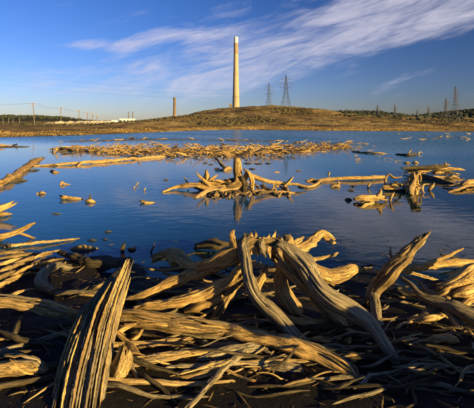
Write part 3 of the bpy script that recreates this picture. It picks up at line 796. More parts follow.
splinters(st_, [(120, 390, 0, 11), (124, 368, .18, 10), (126, 350, .32, 5)], 10, 1.0, 1.6, (WOOD, WOOD_PALE), 31, (.3, .7))

# right side
rt = thing('leaning_log', P(370, 315, 0), 'broken log leaning up and right above the right-hand pile', 'log')
limb('trunk', [(425, 236, .93, 2.6), (416, 245, .85, 5.5), (402, 260, .67, 6.5), (388, 275, .48, 7), (374, 291, .26, 6.5), (366, 305, .08, 5)], WOOD, rt, seg=44, groove=.22, knots=2, jag=(2.4, .8))
limb('root', [(374, 291, .26, 5), (376, 304, .2, 5.5), (379, 320, .12, 5), (384, 342, .0, 3.5)], WOOD_GREY, rt, seg=28)
limb('snag', [(394, 262, .6, 2), (390, 254, .7, 1.3), (391, 247, .78, .7)], WOOD_GREY, rt, seg=10)
splinters(rt, [(425, 236, .94, 4), (402, 259.5, .68, 6.5), (374, 291, .26, 6.5)], 18, 1.0, 1.3, (WOOD_PALE, WOOD, WOOD_GREY), 41, (.3, .7))
br = thing('forked_branch', P(440, 276, .2), 'slim forked branch lying level at the right edge', 'branch')
limb('limb', [(388, 273, .30, 1.5), (402, 268, .34, 2.6), (420, 266, .36, 3.5), (445, 263.5, .36, 4), (470, 263, .34, 4), (492, 262, .32, 3.5)], WOOD_PALE, br, seg=20)
limb('fork', [(414, 269, .33, 2.5), (430, 263, .40, 2.4), (448, 255, .50, 2), (463, 248.5, .58, 1.2)], WOOD_PALE, br, seg=16)
limb('fork', [(396, 271, .3, 2), (412, 273, .22, 2.4), (426, 277, .12, 2), (438, 280, .02, 1.2)], WOOD, br, seg=16)
rc = thing('root_mass', P(455, 318, 0), 'tangled root mass at the right edge of the pile', 'stump')
RR = lambda spec, mat=WOOD, **kw: limb('root', spec, mat, rc, **{**dict(seg=26, groove=.2, knots=1), **kw})
RR([(440, 291, .34, 4), (455, 284, .42, 7), (470, 276, .48, 9), (490, 268, .5, 10)], WOOD_PALE)
RR([(452, 296, .32, 3), (466, 292, .36, 5), (490, 288, .38, 6)], WOOD_PALE)
RR([(460, 306, .26, 3), (472, 298, .32, 4), (490, 296, .34, 5)], WOOD_PALE)
RR([(432, 298, .26, 1.5), (444, 293, .33, 4.5), (450, 287, .38, 4)], WOOD_PALE)
RR([(400, 277, .36, 2), (410, 285, .33, 2.6), (422, 296, .28, 3.2), (440, 304, .24, 6), (462, 312, .22, 9), (492, 322, .2, 10)], WOOD_GREY)
RR([(404, 276, .36, 1.6), (418, 280, .34, 2), (430, 292, .28, 2.6), (438, 300, .25, 4)], WOOD_GREY)
RR([(444, 306, .22, 5), (458, 322, .12, 5), (470, 340, .02, 4)], WOOD_GREY)
RR([(470, 284, .42, 9), (486, 300, .25, 10), (492, 330, .0, 9)], WOOD)
RR([(444, 302, .24, 5), (430, 312, .14, 5), (414, 322, .03, 3)], WOOD_GREY)
RR([(452, 312, .2, 4), (448, 300, .28, 4), (446, 292, .34, 2.5)], WOOD)

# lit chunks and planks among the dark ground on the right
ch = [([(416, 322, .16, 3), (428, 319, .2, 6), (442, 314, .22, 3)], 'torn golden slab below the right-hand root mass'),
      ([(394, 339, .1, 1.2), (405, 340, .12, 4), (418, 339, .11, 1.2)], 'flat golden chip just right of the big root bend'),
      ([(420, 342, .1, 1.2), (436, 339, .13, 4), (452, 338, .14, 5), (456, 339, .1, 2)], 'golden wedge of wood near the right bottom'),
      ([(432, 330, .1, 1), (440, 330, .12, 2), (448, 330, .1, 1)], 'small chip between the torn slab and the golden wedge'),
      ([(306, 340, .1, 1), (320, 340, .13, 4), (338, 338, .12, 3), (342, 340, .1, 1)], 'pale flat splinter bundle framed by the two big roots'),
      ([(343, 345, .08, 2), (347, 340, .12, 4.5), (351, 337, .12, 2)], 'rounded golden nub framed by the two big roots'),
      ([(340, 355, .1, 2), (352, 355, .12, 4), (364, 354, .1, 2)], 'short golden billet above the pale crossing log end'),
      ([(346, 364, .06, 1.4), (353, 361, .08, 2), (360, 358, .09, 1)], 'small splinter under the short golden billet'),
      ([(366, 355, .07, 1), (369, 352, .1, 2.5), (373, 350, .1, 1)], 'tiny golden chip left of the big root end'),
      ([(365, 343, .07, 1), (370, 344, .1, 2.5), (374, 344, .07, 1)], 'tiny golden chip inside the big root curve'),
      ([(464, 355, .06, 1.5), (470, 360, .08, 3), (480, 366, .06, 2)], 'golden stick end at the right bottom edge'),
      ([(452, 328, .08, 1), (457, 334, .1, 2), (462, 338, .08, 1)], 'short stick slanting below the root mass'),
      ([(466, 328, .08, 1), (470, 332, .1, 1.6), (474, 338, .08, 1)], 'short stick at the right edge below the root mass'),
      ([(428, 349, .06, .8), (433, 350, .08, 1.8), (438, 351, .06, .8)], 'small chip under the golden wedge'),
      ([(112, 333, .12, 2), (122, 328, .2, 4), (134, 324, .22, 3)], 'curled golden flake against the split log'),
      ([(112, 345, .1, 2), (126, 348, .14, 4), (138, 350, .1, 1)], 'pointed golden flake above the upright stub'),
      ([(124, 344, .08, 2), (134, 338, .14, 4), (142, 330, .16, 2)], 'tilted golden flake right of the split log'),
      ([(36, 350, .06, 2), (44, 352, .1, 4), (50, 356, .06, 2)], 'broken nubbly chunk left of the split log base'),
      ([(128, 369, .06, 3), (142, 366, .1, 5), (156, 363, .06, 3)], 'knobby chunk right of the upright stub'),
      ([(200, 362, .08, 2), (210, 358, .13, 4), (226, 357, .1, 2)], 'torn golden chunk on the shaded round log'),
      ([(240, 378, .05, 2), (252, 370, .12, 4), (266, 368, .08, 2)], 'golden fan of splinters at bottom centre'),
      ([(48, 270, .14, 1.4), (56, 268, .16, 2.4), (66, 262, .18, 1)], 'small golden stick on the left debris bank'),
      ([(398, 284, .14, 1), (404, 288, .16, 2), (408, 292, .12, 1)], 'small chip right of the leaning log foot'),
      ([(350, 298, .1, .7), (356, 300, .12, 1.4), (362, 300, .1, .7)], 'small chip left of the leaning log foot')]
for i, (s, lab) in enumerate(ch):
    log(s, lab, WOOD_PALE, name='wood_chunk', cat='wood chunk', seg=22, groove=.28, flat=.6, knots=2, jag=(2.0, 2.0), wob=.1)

# left debris fan: sticks running to the left edge
fan = [((-14, 262), (48, 253), 2.4), ((-14, 270), (40, 256), 2.2), ((-14, 279), (34, 261), 3), ((-12, 285), (26, 268), 2.6), ((-14, 293), (30, 272), 2.8),
       ((-12, 256), (30, 253), 1.8), ((4, 268), (52, 254), 1.8), ((10, 277), (44, 262), 1.8), ((22, 273), (46, 257), 1.5), ((-10, 290), (18, 280), 2.2), ((26, 262), (60, 250), 1.6), ((0, 300), (36, 288), 1.8), ((36, 268), (64, 258), 1.6)]
names = ['uppermost long', 'second', 'third', 'fourth', 'fifth', 'short upper', 'slim sixth', 'slim seventh', 'slim eighth', 'lower short', 'highest waterside', 'lowest shaded', 'rightmost short']
for i, (a, b, r) in enumerate(fan):
    h = .18+.012*(i % 4); mx, my = (a[0]+b[0])/2, (a[1]+b[1])/2-2
    log([(a[0], a[1], h-.05, r), (mx, my, h+.02, r*1.05), (b[0], b[1], h-.12, r*.5)], names[i]+' stick of the fan of sticks at the left shore edge', [WOOD, WOOD_PALE, WOOD][i % 3], name='driftwood_stick', cat='stick', group='fan of sticks at the left shore', seg=16, groove=.16)
log([(70, 268, .12, 4), (58, 266, .2, 5), (46, 272, .22, 6), (42, 284, .16, 6), (52, 292, .08, 4)], 'curled shaded grey root behind the split log', WOOD_GREY, name='driftwood_root', cat='root', seg=28)
log([(0, 342, .06, 2), (12, 336, .14, 3), (18, 326, .16, 4), (20, 318, .12, 3)], 'dark bent root under the left level log', WOOD_DARK, name='driftwood_root', cat='root', seg=20)
log([(88, 291, .12, 1.2), (98, 287, .2, 2), (112, 281, .24, 1)], 'thin twig against the left side of the split log', WOOD, name='driftwood_stick', cat='stick', seg=12)
log([(60, 252, .06, 3), (90, 262, .1, 4), (118, 266, .06, 3)], 'low dark log along the waterline left of the split log tip', WOOD_DARK, **FINE)
log([(196, 247, .04, 4), (215, 245, .10, 6), (240, 248, .06, 5)], 'dark shoreline log behind the stump on its left', WOOD_DARK, **FINE)
log([(300, 262, .08, 3), (330, 256, .12, 2), (338, 253, .12, 1.4)], 'slim dark stick behind the stump on its right', WOOD, seg=14)

# filler logs half buried in the pile, dark and tangled
rr = random.Random(17)
for i in range(285):
    px = rr.uniform(-30, 505) if i < 210 else rr.choice([rr.uniform(320, 474), rr.uniform(480, 640), rr.uniform(100, 330)]); py = 256+150*rr.random()**.85
    p = P(px, py, .04)
    big = rr.random() < .25 and px < 320
    L = rr.uniform(.6, 1.7) if big else rr.uniform(.2, .8)
    a = rr.gauss(.12, .6)+(math.pi if rr.random() < .5 else 0); r = rr.uniform(.018, .036) if big else rr.uniform(.008, .024)
    d = Vector((math.cos(a), math.sin(a)*.8, 0)); pts = []; tilt = rr.uniform(0, .16)*(rr.random() < .4)
    sw = rr.uniform(-.12, .12)*L
    for q in range(5):
        t = q/4; c = p+d*L*(t-.5)+Vector((-d.y, d.x, 0))*sw*math.sin(t*3.1); zz = float(bank_h(np.array([c.x]), np.array([c.y]))[0])
        c.z = max(zz, -.02)+r*.5+tilt*t+rr.uniform(-.012, .02); pts.append(c+Vector((rr.uniform(-.02, .02), rr.uniform(-.02, .02), 0)))
    v, f, g_ = limb_geo(pts, [r*rr.uniform(.4, 1), r, r*.95, r*.85, r*rr.choice([.25, .6, .8])], seg=18, step=.035, groove=.2, jag=(2, 2), seed=5000+i, flat=rr.uniform(.6, 1), knots=1)
    o0 = Vector(v.mean(0)); dark = px > 300 or px < 110
    o = mesh_obj('driftwood_stick', (v-np.array(o0)).tolist(), f, ([WOOD_DARK, WOOD_GREY, WOOD_DARK, WOOD] if dark else [WOOD, WOOD_GREY, WOOD_PALE, WOOD_DARK])[i % 4], None, True, g_); o.location = o0
    where = 'at the very bottom of the bank' if py > 372 else 'left of the split log' if px < 95 else 'between the split log and the stump' if px < 250 else 'under the arching stump roots' if px < 385 else 'around the root mass on the right'
    tag(o, ('long' if big else 'short')+' loose weathered stick on the dark peat '+where, 'stick', ('long' if big else 'short')+' loose sticks '+where)
# chips and twigs nobody could count
V, Fc, G = [], [], []
for i in range(6500):
    x = rr.uniform(-5.6, 6.2); y = rr.uniform(2.3, 7.6)
    z = float(bank_h(np.array([x]), np.array([y]))[0])
    if z < -.06:
        if rr.random() > .22: continue
        z = -.002
    L = rr.uniform(.008, .035)*(1 if rr.random() < .85 else 3.0); w = min(.008, L*rr.uniform(.06, .28)); a = rr.uniform(0, 6.28); t = rr.gauss(0, .22)
    d = Vector((math.cos(a)*math.cos(t), math.sin(a)*math.cos(t), math.sin(t))); s = d.cross(Vector((0, 0, 1))).normalized(); u = s.cross(d)
    c = Vector((x, y, z+w*.4+.004)); k = len(V)
    ring = [(s*math.cos(q)+u*math.sin(q)*.6)*w for q in (0.3, 2.3, 4.4)]
    V += [tuple(c-d*L), *[tuple(c-d*L*.3+q) for q in ring], *[tuple(c+d*L*.5+q*.8) for q in ring], tuple(c+d*L)]
    G += [(x, y, q*.01) for q in range(8)]
    for j in range(3):
        m = (j+1) % 3
        Fc += [(k, k+1+m, k+1+j), (k+1+j, k+1+m, k+4+m, k+4+j), (k+4+j, k+4+m, k+7)]
tag(mesh_obj('wood_chips', V, Fc, wood_material('chip_wood', (.5, .46, .4)), None, False, G), 'litter of wood chips and twigs on the peat', kind='stuff')

# ---------------------------------------------------------------- driftwood standing and floating in the lake
W = dict(seg=24, groove=.22, jag=(1.6, 1.6))
# the central stump
cs = thing('stump', P(240, 188, 0), 'spreading stump with upright trunk standing in the middle of the water', 'stump')
S = lambda spec, mat=WOOD_FAR, name='root', **kw: limb(name, [(a, b, c, (d*.8 if name != 'trunk' else d)) for a, b, c, d in spec], mat, cs, depth=13.5+rnd.uniform(-.3, .3), **{**W, **kw})
S([(237.5, 157.5, .92, 3.0), (237.5, 166, .66, 3.6), (237.5, 176, .38, 4.0), (238, 192, -.05, 5)], name='trunk', seg=26, flat=1, jag=(.5, 0))
S([(163, 192.5, .01, 1.8), (175, 187.5, .12, 2.6), (188, 185, .2, 3.4), (203, 186, .2, 4), (220, 187, .2, 4), (237, 187, .2, 5)], WOOD_PALE)
S([(206, 187, .2, 4.5), (206, 178, .38, 4), (205.5, 171, .5, 2)], WOOD_PALE, knots=3)
S([(210, 186, .2, 3.5), (200, 177, .4, 2), (196, 172, .48, 1)], WOOD_PALE)
S([(206, 184, .24, 3), (213, 178, .36, 2.5), (217, 175, .4, 1)], WOOD_PALE)
S([(200, 182, .3, 3), (214, 183, .26, 3.4), (230, 183, .26, 4)], WOOD_PALE)
S([(214, 198, 0, 3), (222, 190, .14, 4), (236, 184, .26, 5)], WOOD)
S([(196, 199, -.02, 3), (206, 193, .08, 4), (224, 191, .1, 4), (240, 190, .1, 5)], WOOD)
S([(228, 199, -.02, 3), (234, 190, .14, 4), (237, 178, .34, 3)], WOOD)
S([(238, 186, .24, 5), (246, 178, .38, 4.5), (248, 172, .5, 3.2), (245, 169, .56, 1.5)], WOOD_PALE, knots=2)
S([(248, 172, .5, 2.6), (252, 180, .34, 3.4), (252, 190, .12, 3), (250, 197, -.03, 2.4)], WOOD_PALE)
S([(244, 199, -.03, 3), (244, 188, .16, 4.5), (242, 178, .36, 4)], WOOD_DARK)
S([(248, 174, .46, 3), (258, 178, .34, 3.2), (268, 181.5, .24, 3), (278, 183.5, .18, 2.6), (294, 184, .12, 1.8), (306, 186, .04, 1.2)], WOOD_PALE)
S([(252, 192, .08, 3), (264, 192, .08, 3.4), (278, 193, .06, 3), (295, 194, -.02, 2)], WOOD)
S([(262, 186, .15, 2.4), (270, 191, .08, 3), (276, 197, -.02, 2)], WOOD_DARK)
S([(284, 186, .1, 2), (290, 181, .2, 2), (293, 177, .28, .8)], WOOD_PALE)
S([(224, 196, .0, 3), (216, 193, .08, 3), (208, 197, -.02, 2)], WOOD_DARK)
S([(188, 184, .22, 2), (186, 180, .3, 1.4), (184, 177, .36, .6)], WOOD)
S([(240, 180, .34, 3), (230, 180, .34, 3), (222, 181, .3, 2)], WOOD)
for i in range(34):
    px = rnd.uniform(196, 290); S([(px, 194+rnd.uniform(-3, 3), .02, 1.6), (px+rnd.uniform(-6, 6), 189, .12, 1.8), (px+rnd.uniform(-9, 9), 186+rnd.uniform(-4, 2), .2, .7)], [WOOD, WOOD_PALE, WOOD_DARK][i % 3], 'splinter', seg=16, flat=.6, jag=(0, 0))

for i in range(48):
    px = rnd.gauss(232, 20); py = rnd.uniform(182, 195); a = rnd.uniform(-1, 1); L = rnd.uniform(4, 9)
    S([(px-L*math.cos(a), py+L*.6*math.sin(a), .02, 1.0), (px, py-1, .12, rnd.uniform(1.4, 2.6)), (px+L*math.cos(a), py-L*.6*math.sin(a), .2, .8)], [WOOD, WOOD_PALE, WOOD_DARK, WOOD_FAR][i % 4], 'splinter', seg=14)

# single logs and chunks, left water
log([(-18, 188, .06, 4), (-2, 184, .09, 4), (12, 177, .09, 4), (24, 169, .07, 3.6), (33, 162, .08, 3.2), (43, 157.5, .03, 1.4)], 'long curving log rising from the left edge across the water', WOOD_FAR, seg=24, knots=3, groove=.22)
log([(10, 182, .0, 1.6), (18, 180, .05, 2), (27, 180.5, .0, 1)], 'short stick at the foot of the curving left log', WOOD_DARK, name='driftwood_stick', cat='stick', **W)
log([(27, 171, .0, .8), (33, 170.3, .03, 1.0), (40, 170, .0, .5)], 'dark sliver afloat beside the curving left log', WOOD_DARK, name='driftwood_stick', cat='stick', **W)
log([(-16, 216, .05, 4), (-4, 211, .15, 4), (5, 207, .22, 4), (11.5, 203.5, .28, 3.4)], 'sawn looking log end poking in at the left edge', WOOD_PALE, **W)
log([(-10, 214, .02, 3), (2, 214, .06, 3), (11, 214.5, .02, 1.6)], 'short low log beneath the log end at the left edge', WOOD, **W)
b2 = thing('forked_branch', P(5, 236, 0), 'pale forked branch reaching from the left edge above the water', 'branch')
limb('limb', [(-16, 238, .10, 3.6), (0, 236, .14, 3.5), (14, 232, .18, 3), (26, 227, .26, 2.2), (35, 222.5, .34, 1.1)], WOOD_PALE, b2, seg=20)
limb('fork', [(16, 232, .17, 2), (25, 235, .08, 1.7), (36, 238.5, -.01, 1)], WOOD, b2, seg=14)
limb('limb', [(-14, 243, -.03, 3), (-4, 240, .04, 3), (6, 236, .12, 3)], WOOD, b2, seg=14)
log([(6, 247, .02, 2), (22, 244.5, .04, 1.8), (45, 242, .04, 1.6), (66, 239.8, .03, 1.2), (80, 238.4, .0, .7)], 'long thin pole floating parallel to the left shore', WOOD, **W)
log([(7, 249, -.02, 2), (9, 246, .06, 2), (7.5, 243, .12, 1)], 'stubby snag at the end of the long thin pole', WOOD_DARK, name='driftwood_stick', cat='stick', **W)
log([(73, 249.2, .0, 2.2), (80, 247.6, .04, 3), (88, 247.6, .04, 2.8), (96.5, 248.6, .0, 1.4)], 'spindle shaped golden log afloat off the split log', WOOD_PALE, **W)
log([(62, 197.3, .06, 2.6), (68, 198, .04, 2.3), (75, 198.6, .03, 1.6), (83, 199, .0, .9)], 'pale tapered log afloat in the left water', WOOD_PALE, **W)
log([(86, 201.5, .02, 2.2), (91, 201, .05, 2.6), (95, 202, .02, 1.6)], 'stubby chunk afloat right of the pale tapered log', WOOD_PALE, name='wood_chunk', cat='wood chunk', **W)
log([(89.5, 201, .04, 1.4), (90, 197, .14, 1), (90.3, 194.3, .2, .5)], 'dark upright spur on the stubby floating chunk', WOOD_DARK, name='wood_spur', depth='base', cat='stick', **W)
log([(36, 194, .0, .8), (39.5, 193, .03, 1.8), (42, 192.4, .06, 1.6), (46, 193.4, .0, .7)], 'rounded brown chunk afloat under the curving left log', WOOD, name='wood_chunk', cat='wood chunk', knots=4, **W)
log([(60.5, 185, .0, 1.6), (62, 182.5, .08, 1.6), (64, 184, .03, 1.2), (70, 184.6, .0, .5)], 'little pale snag above the pale tapered log', WOOD_PALE, name='wood_chunk', cat='wood chunk', **W)
log([(140, 200, .07, 1), (144, 202, .03, 1.6), (149, 202.6, .02, 1.3), (155, 202.5, .0, .5)], 'small pale curved log afloat left of the central stump', WOOD_PALE, **W)
for i, (px, py, lab) in enumerate(((134.5, 187, 'left'), (137.5, 183.5, 'upper'), (145, 189, 'right'))):
    log([(px-1, py+1.5, .0, .9), (px, py, .05, 1.1), (px+1, py-1.5, .1, .4)], lab+' of three tiny pale snags left of the central stump', WOOD_PALE, name='wood_spur', depth='base', cat='snag', seg=16, flat=.6, jag=(0, 0))
log([(52, 171, .0, 2), (55, 172.5, .02, 1.6), (60, 172, .0, .6)], 'tiny pale sliver afloat near the curving left log', WOOD_PALE, name='wood_chunk', cat='wood chunk', seg=16, flat=.6, jag=(0, 0))
for i, (x0, y0, x1, lab) in enumerate(((52, 214, 62, 'thin dark reed of wood afloat under the pale tapered log'), (104, 232, 112, 'dark sliver afloat mid left water'), (88, 240.5, 97, 'dark floating sliver beside the thin pole end'), (103, 239.5, 108, 'dark floating sliver right of the thin pole end'))):
    log([(x0, y0, .0, .7), ((x0+x1)/2, y0-.6, .02, 1.1), (x1, y0-.3, .0, .5)], lab, WOOD_DARK, name='driftwood_stick', cat='stick', seg=16, flat=.6, jag=(0, 0))
log([(122, 252, -.02, 2), (123.5, 247, .08, 2.4), (125, 243.5, .14, 1)], 'dark upright snag in the water above the split log tip', WOOD_DARK, name='wood_spur', depth='base', cat='snag', **W)
log([(127, 249.7, -.02, 1.6), (132, 249, .02, 2), (137, 249.3, -.02, 1)], 'dark low stick beside the upright snag off the split log tip', WOOD_DARK, name='driftwood_stick', cat='stick', **W)
log([(150, 253, -.02, 1), (153, 248, .1, 1.1), (155, 243, .18, .6)], 'thin dark snag behind the curled root end', WOOD_DARK, name='wood_spur', depth='base', cat='snag', seg=16, flat=.6, jag=(0, 0))

# behind the central stump
log([(216, 157.5, .35, 1.4), (221, 163.5, .18, 1.6), (226, 169.5, .02, 1.8)], 'slanting stick in the water left of the upright trunk', WOOD, name='driftwood_stick', cat='stick', **W)
log([(224, 170.5, .0, 2.2), (228, 168.5, .06, 2.4), (231, 169.5, .0, 1.2)], 'golden lump at the foot of the slanting stick', WOOD_PALE, name='wood_chunk', cat='wood chunk', **W)
for i, (px, py, lab) in enumerate(((205, 163.2, 'first of three dark nubs left of the upright trunk'), (211, 164.4, 'second of three dark nubs left of the upright trunk'), (216.5, 168.8, 'lowest of three dark nubs left of the upright trunk'), (277, 172.3, 'pale nub in the water right of the upright trunk'), (299, 171, 'dark nub far right of the upright trunk'), (166, 180, 'dark nub left of the central stump'))):
    log([(px-2.6, py+.3, .0, .6), (px, py-.3, .02, 1.0), (px+2.6, py+.1, .0, .5)], lab, WOOD_PALE if 'pale' in lab else WOOD_DARK, name='wood_chunk', cat='wood chunk', seg=16, flat=.6, jag=(0, 0))
for (x0, y0, x1, lab) in ((243, 163.5, 252, 'dark sliver right beside the upright trunk'), (254, 163.8, 263, 'larger dark sliver right of the upright trunk'), (265, 163.6, 272, 'farther dark sliver right of the upright trunk'), (249, 169, 256, 'low dark sliver just right of the upright trunk')):
    log([(x0, y0, .0, .6), ((x0+x1)/2, y0-.4, .03, 1.1), (x1, y0, .0, .4)], lab, WOOD_DARK, name='driftwood_stick', cat='stick', seg=16, flat=.6, jag=(0, 0))

# right water
hl = [(316, 181.5, .02, 1.6), (330, 179, .07, 2.0), (350, 178.4, .08, 2.2), (370, 178, .08, 2.2), (387, 177.4, .05, 1.6)]
log(hl, 'long straight horizontal log right of the central stump', WOOD_PALE, **W)
log([(306, 180.5, .03, 1.6), (312, 179.6, .06, 2), (318, 181, .03, 1.4)], 'knobby short log at the left end of the straight log', WOOD_FAR, **W)
log([(298, 187, .0, 1.3), (308, 187, .03, 1.5), (314, 185.5, .04, 1.6), (321, 180.5, .06, 1.3)], 'bent pale branch running down left from the straight log', WOOD_PALE, **W)
log([(328.5, 175.6, .0, 1.2), (328.7, 173.4, .1, 1.5), (329, 172, .16, .7)], 'small upright stub on the left half of the straight log', WOOD_PALE, name='wood_spur', depth='base', cat='snag', seg=14, flat=.7, jag=(2, 2))
log([(331, 187, .0, 1.8), (335, 185.6, .05, 2.0), (341, 187, .0, 1)], 'small dark tangle under the straight log', WOOD, name='wood_chunk', cat='wood chunk', knots=3, **W)
log([(338, 186, .02, 1.2), (338.5, 183, .1, 1), (338, 181, .16, .5)], 'pale spur over the small dark tangle', WOOD_PALE, name='wood_spur', depth='base', cat='snag', seg=16, flat=.6, jag=(0, 0))
log([(348, 190.6, .0, 1), (351, 189.6, .03, 1.5), (354, 191, .0, .8)], 'small dark chip below the straight log', WOOD_DARK, name='wood_chunk', cat='wood chunk', seg=16, flat=.6, jag=(0, 0))
log([(350, 187, .0, .8), (352.5, 186, .02, 1.2), (356, 186.6, .0, .6)], 'small dark chip just under the straight log', WOOD_DARK, name='wood_chunk', cat='wood chunk', seg=16, flat=.6, jag=(0, 0))
log([(368, 188, .0, 1), (369, 184.6, .1, 1.6), (370.5, 183, .12, .8)], 'pale prong below the middle of the straight log', WOOD_PALE, name='wood_spur', depth='base', cat='snag', seg=14, flat=.7, jag=(2, 2))
log([(345, 200.3, -.02, 1.2), (348.5, 199.6, .03, 1.9), (352, 200.3, -.02, 1)], 'little dark upright chunk left of the duck shaped stump', WOOD_DARK, name='wood_chunk', cat='wood chunk', knots=2, **{**W, 'jag': (0, 0)})
dk = thing('stump', P(368, 203, 0), 'duck shaped golden stump afloat below the straight log', 'stump')
limb('body', [(354, 199, .04, 1.6), (360, 198, .12, 3.4), (368, 198, .14, 4), (376, 197.5, .16, 3.8), (384, 196.5, .14, 2.4)], WOOD_PALE, dk, seg=24, knots=3, depth=11.3)
limb('root', [(377, 197, .18, 3), (380.5, 193, .28, 2.4), (381, 188.5, .38, 1)], WOOD_PALE, dk, depth=11.3, seg=14)
limb('root', [(372, 202, .05, 2), (366, 205.5, .02, 2), (361, 208.5, -.02, 1.2)], WOOD_PALE, dk, depth=11.3, seg=14)
limb('root', [(366, 201, .08, 2), (360, 204, .02, 1.8), (357, 206.5, -.02, 1)], WOOD_DARK, dk, depth=11.3, seg=14)
limb('root', [(380, 199, .1, 2), (385, 199.5, .04, 1.5), (388, 199, -.01, .8)], WOOD, dk, depth=11.3, seg=14, flat=.7, jag=(2, 2))
log([(390, 202, -.02, 1), (391.5, 197, .08, 1.2), (394, 192.4, .16, .6)], 'thin curved snag right of the duck shaped stump', WOOD, name='wood_spur', depth='base', cat='snag', **W)
log([(415.5, 206.5, .0, 1.6), (417.5, 204, .08, 2.2), (420, 205, .04, 1.5)], 'small dark stub alone in the right water', WOOD_DARK, name='wood_chunk', cat='wood chunk', knots=2, **{**W, 'jag': (0, 0)})
log([(412, 210.5, .0, .8), (417, 209.5, .02, 1.3), (421, 210.3, .0, .6)], 'dark chip just below the lone dark stub', WOOD_DARK, name='wood_chunk', cat='wood chunk', seg=16, flat=.6, jag=(0, 0))

sr = thing('stump', P(398, 190, 0), 'tall knotted stump with reflection at the right of the straight log', 'stump')
Q = lambda spec, mat=WOOD_FAR, **kw: limb('root', [(a, b, c, d*.72) for a, b, c, d in spec], mat, sr, depth=13.2+rnd.uniform(-.25, .25), **{**W, **kw})
Q([(384, 187, .02, 3), (392, 186, .14, 3.4), (402, 185, .2, 3.4), (404, 186, .18, 2)], WOOD_PALE, knots=2)
Q([(385, 185, .1, 2), (386, 178, .26, 1.8), (389, 174, .36, 1.5), (394, 177.5, .3, 1.4), (402, 177, .3, 1.2)], WOOD_PALE)
Q([(410, 196, -.04, 5), (412, 188, .12, 5.5), (414, 180, .3, 4.5), (413, 173, .46, 2.5)], WOOD, seg=26, knots=4)
Q([(416, 196, -.03, 3), (417, 187, .16, 3.4), (417, 180, .3, 2.4)], WOOD_PALE)
Q([(408, 194, -.02, 3), (408, 186, .16, 3), (410, 179, .32, 2)], WOOD)
Q([(414, 178, .34, 2), (419, 174, .42, 1.8), (421, 178, .32, 1.4), (420.5, 182, .22, .8)], WOOD_PALE)
Q([(384, 188, .0, 3), (396, 190.5, .02, 3.4), (408, 191, .02, 3)], WOOD_DARK)
rl = thing('stump', P(440, 176, 0), 'low tangle of long logs right of the knotted stump', 'stump')
Q2 = lambda spec, mat=WOOD_FAR, n='log', **kw: limb(n, spec, mat, rl, depth=17.0+rnd.uniform(-.3, .3), **{**W, **kw})
Q2([(402, 168.6, .02, 1.2), (416, 168, .08, 1.8), (432, 167.2, .12, 2.2), (446, 166, .14, 1.8)], WOOD_DARK)
Q2([(418, 172, .12, 3), (424, 168.6, .22, 3), (436, 167, .24, 2.4), (448, 165, .24, 1.4)], WOOD_PALE, n='root')
Q2([(424, 168, .14, 2), (442, 168.6, .12, 2), (458, 169.4, .06, 1.6), (464, 170, .02, 1)], WOOD_PALE)
Q2([(418, 176, .06, 3.4), (428, 178, .06, 3.4), (440, 181, .03, 3), (452, 184, -.01, 2)], WOOD_DARK, n='root')
Q2([(420, 172, .16, 2), (417, 177, .1, 2), (414, 181, .0, 1.6)], WOOD, n='root')
Q2([(434, 173, .06, 2), (440, 173.4, .07, 2.2), (446, 174.5, .02, 1.4)], WOOD_PALE, n='root')
Q2([(445, 164.4, .26, 1), (445.6, 162.6, .3, .6)], WOOD_PALE, n='spur')
for i in range(16):
    px = rnd.uniform(386, 420); py = rnd.uniform(183, 191); a = rnd.uniform(-1.2, 1.2); L = rnd.uniform(3, 7)
    Q([(px-L*math.cos(a), py+L*.6*math.sin(a), .02, .8), (px, py-1, .1, rnd.uniform(1, 2.2)), (px+L*math.cos(a), py-L*.6*math.sin(a), .2, .6)], [WOOD_DARK, WOOD_PALE, WOOD][i % 3], seg=12)
for i in range(16):
    px = rnd.uniform(412, 462); py = rnd.uniform(167, 178); a = rnd.uniform(-.6, .6); L = rnd.uniform(4, 12)
    Q2([(px-L*math.cos(a), py+L*.4*math.sin(a), .02, .6), (px, py-.6, .06, rnd.uniform(.8, 1.6)), (px+L*math.cos(a), py-L*.4*math.sin(a), .1, .5)], [WOOD_DARK, WOOD_PALE, WOOD][i % 3], 'root', seg=12)
log([(424, 193, .0, .8), (422.5, 189, .1, .8), (424, 184.5, .2, .8), (429, 184, .2, .7)], 'pale hooked twig right of the knotted stump', WOOD_PALE, name='driftwood_stick', cat='stick', seg=16, flat=.6, jag=(0, 0))
log([(429, 190.5, .0, 1.4), (432, 187, .1, 1.8), (434, 183.6, .16, .9)], 'golden prong beside the pale hooked twig', WOOD_PALE, name='wood_spur', depth='base', cat='snag', **W)
log([(449, 177.6, .0, 1.2), (453, 176.4, .05, 2.0), (458, 178, .0, 1)], 'small golden chunk under the low tangle of logs', WOOD_PALE, name='wood_chunk', cat='wood chunk', **W)
f2 = thing('forked_branch', P(460, 188, 0), 'forked golden branches lying on the water at the right edge', 'branch')
limb('limb', [(443, 186.6, .02, .8), (454, 185.4, .08, 1.6), (466, 183, .12, 2.6), (486, 180, .14, 3)], WOOD_PALE, f2, seg=16)
limb('limb', [(448, 192.4, .0, .9), (458, 189.4, .06, 1.6), (468, 185.6, .1, 2), (486, 186, .08, 2.4)], WOOD_PALE, f2, seg=16)
limb('fork', [(462, 186, .1, 2.2), (468, 181.4, .18, 2), (471, 180, .2, 1)], WOOD_PALE, f2, seg=14, flat=.7, jag=(2, 2))
for px, py, lab in ((407, 163, 'left of two round lumps above the low tangle'), (415.5, 162.6, 'right of two round lumps above the low tangle')):
    log([(px-3, py+.4, .0, .7), (px, py-.4, .05, 1.4), (px+3, py+.2, .0, .6)], lab, WOOD_FAR, name='wood_chunk', cat='wood chunk', seg=14, flat=.7, jag=(2, 2))
log([(352, 151.5, .03, .9), (366, 152.6, .06, 1.1), (378, 153.2, .06, 1.1), (386, 153.6, .02, .7)], 'thin dark pole off the right end of the raft', WOOD, **W)
